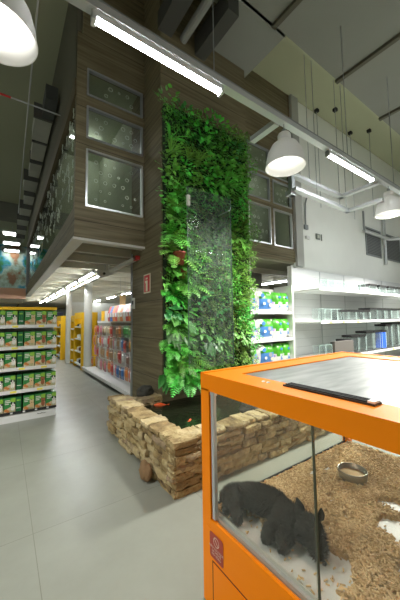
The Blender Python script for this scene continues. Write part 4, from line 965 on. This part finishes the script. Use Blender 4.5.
# ================================================================== RIGHT: WHITE TANK SHELVING
g = thing('tank_shelving', (5.8, 4.4, 0), 'long white wall shelving carrying glass tanks', 'shelving')
MB().box((0, -.02, 0), (7.5, .02, 2.78), WHITE2).build('back_panel', g); MB().box((-.05, -.1, 0), (.0, .03, 2.80), WHITE).build('upright', g)
for x in (1.25, 2.5, 3.75, 5): MB().box((x, -.03, 0), (x+.03, -.02, 2.76), LGREY).build('upright', g)
ZT3 = [.60, 1.44, 2.2]
for z in ZT3:
    MB().box((0, -.78, z-.05), (7.5, -.02, z-.02), WHITE).build('shelf', g); MB().box((0, -.79, z-.06), (7.5, -.78, z+.0), WHITE).build('price_rail', g)
for x, z in ((2.2, 2.2), (.35, 1.44), (.9, 1.44), (3.6, .6), (1.6, 1.44)): MB().box((x, -.795, z-.055), (x+.11, -.791, z-.01), YELL2).build('price_label', g)
def tank(w2, h, lid, blue=False):
    t = thing('glass_tank', (0, 0, 0), '', 'fish tank', None); d = w2*.7; e2 = .006
    gm = TANKG if not blue else mat('blue_tank', (.03, .1, .5), .2)
    m = MB(); m.box((-w2/2, 0, 0), (w2/2, e2, h), gm).box((-w2/2, d-e2, 0), (w2/2, d, h), gm).box((-w2/2, e2, 0), (-w2/2+e2, d-e2, h), gm).box((w2/2-e2, e2, 0), (w2/2, d-e2, h), gm).box((-w2/2, 0, 0), (w2/2, d, e2), gm); m.build('glass_walls', t)
    ed = mat('tank_edge', (.52, .66, .62), .2); m = MB()
    for sx in (-1, 1):
        m.box((sx*w2/2-.0022, -.002, 0), (sx*w2/2+.0022, .003, h), ed)
        m.box((sx*w2/2-.002, 0, h-.004), (sx*w2/2+.002, d, h), ed)
    m.box((-w2/2, -.002, h-.006), (w2/2, .004, h), ed); m.build('glass_edges', t)
    if lid:
        m = MB(); m.box((-w2/2-.012, -.012, h-.005), (w2/2+.012, d+.012, h+.05), BLACK); m.build('lid', t)
        MB().box((-w2/2-.006, -.006, 0), (w2/2+.006, d+.006, .035), BLACK).build('base_frame', t)
    return t
kinds = {}
def put_tank(x, z, w2, h, lid, label, grp, blue=False, y=3.7):
    k = (w2, h, lid, blue)
    if k not in kinds: kinds[k] = tank(*k); o = kinds[k]; o.location = (x, y, z)
    else: o = dup(kinds[k], (x, y, z))
    o['label'] = label; o['group'] = grp
top = ZT3[2]-.02; mid = ZT3[1]-.02; low = ZT3[0]-.02
x = 6.15; j = 0
while x < 8.3: put_tank(x, top, .26, .24, False, 'clear open glass tank on the top shelf, %s from its left end' % ORD[j], 'open tanks top shelf'); x += .31; j += 1
x = 8.6; j = 0
while x < 11: put_tank(x, top, .42, .22, True, 'black-lidded tank on the top shelf, %s from the left' % ORD[j], 'lidded tanks top shelf'); x += .62; j += 1
x = 5.98; j = 0
while x < 6.85: put_tank(x, mid, .24, .30, False, 'clear open glass tank on the middle shelf, %s from its left end' % ORD[j], 'open tanks middle shelf'); x += .27; j += 1
x = 6.98; j = 0
for w2, h in ((.34, .24), (.34, .24), (.34, .24), (.34, .24), (.42, .30), (.42, .30), (.42, .30), (.42, .3), (.42, .3)):
    put_tank(x, mid, w2, h, True, 'black-lidded tank on the middle shelf, %s from the left' % ORD[j], 'lidded tanks middle shelf'); x += w2+.05; j += 1
x = 5.95; j = 0
while x < 6.5: put_tank(x, low, .24, .30, False, 'clear open glass tank on the lower shelf, %s from its left end' % ORD[j], 'open tanks lower shelf'); x += .27; j += 1
x = 6.75
for j, (w2, h, bl) in enumerate([(.26, .28, False), (.3, .34, False), (.34, .42, False), (.34, .42, False), (.38, .5, False), (.38, .5, False), (.26, .5, True), (.4, .66, False), (.42, .7, False), (.42, .7, False), (.42, .7, False)]):
    put_tank(x, low, w2, h, True, '%s tank on the lower shelf, %s from the left' % ('blue-sided black-lidded' if bl else 'black-lidded', ORD[j]), 'lidded tanks lower shelf', bl); x += w2+.06
tag(MB().box((5.95, 3.4, .72), (6.75, 3.46, .98), mat('dark_crate', (.10, .09, .08), .6)).box((5.95, 3.4, 0), (6.0, 3.46, .72), GREY).box((6.7, 3.4, 0), (6.75, 3.46, .72), GREY).build('low_trolley'), 'dark crate edge just behind the cabinet top, before the tanks', 'trolley')
tag(MB().box((8.9, 3.72, 2.5), (9.0, 3.9, 2.51), BLACK).build('loose_lid'), 'black loose lid on a top shelf tank', 'lid') if False else None
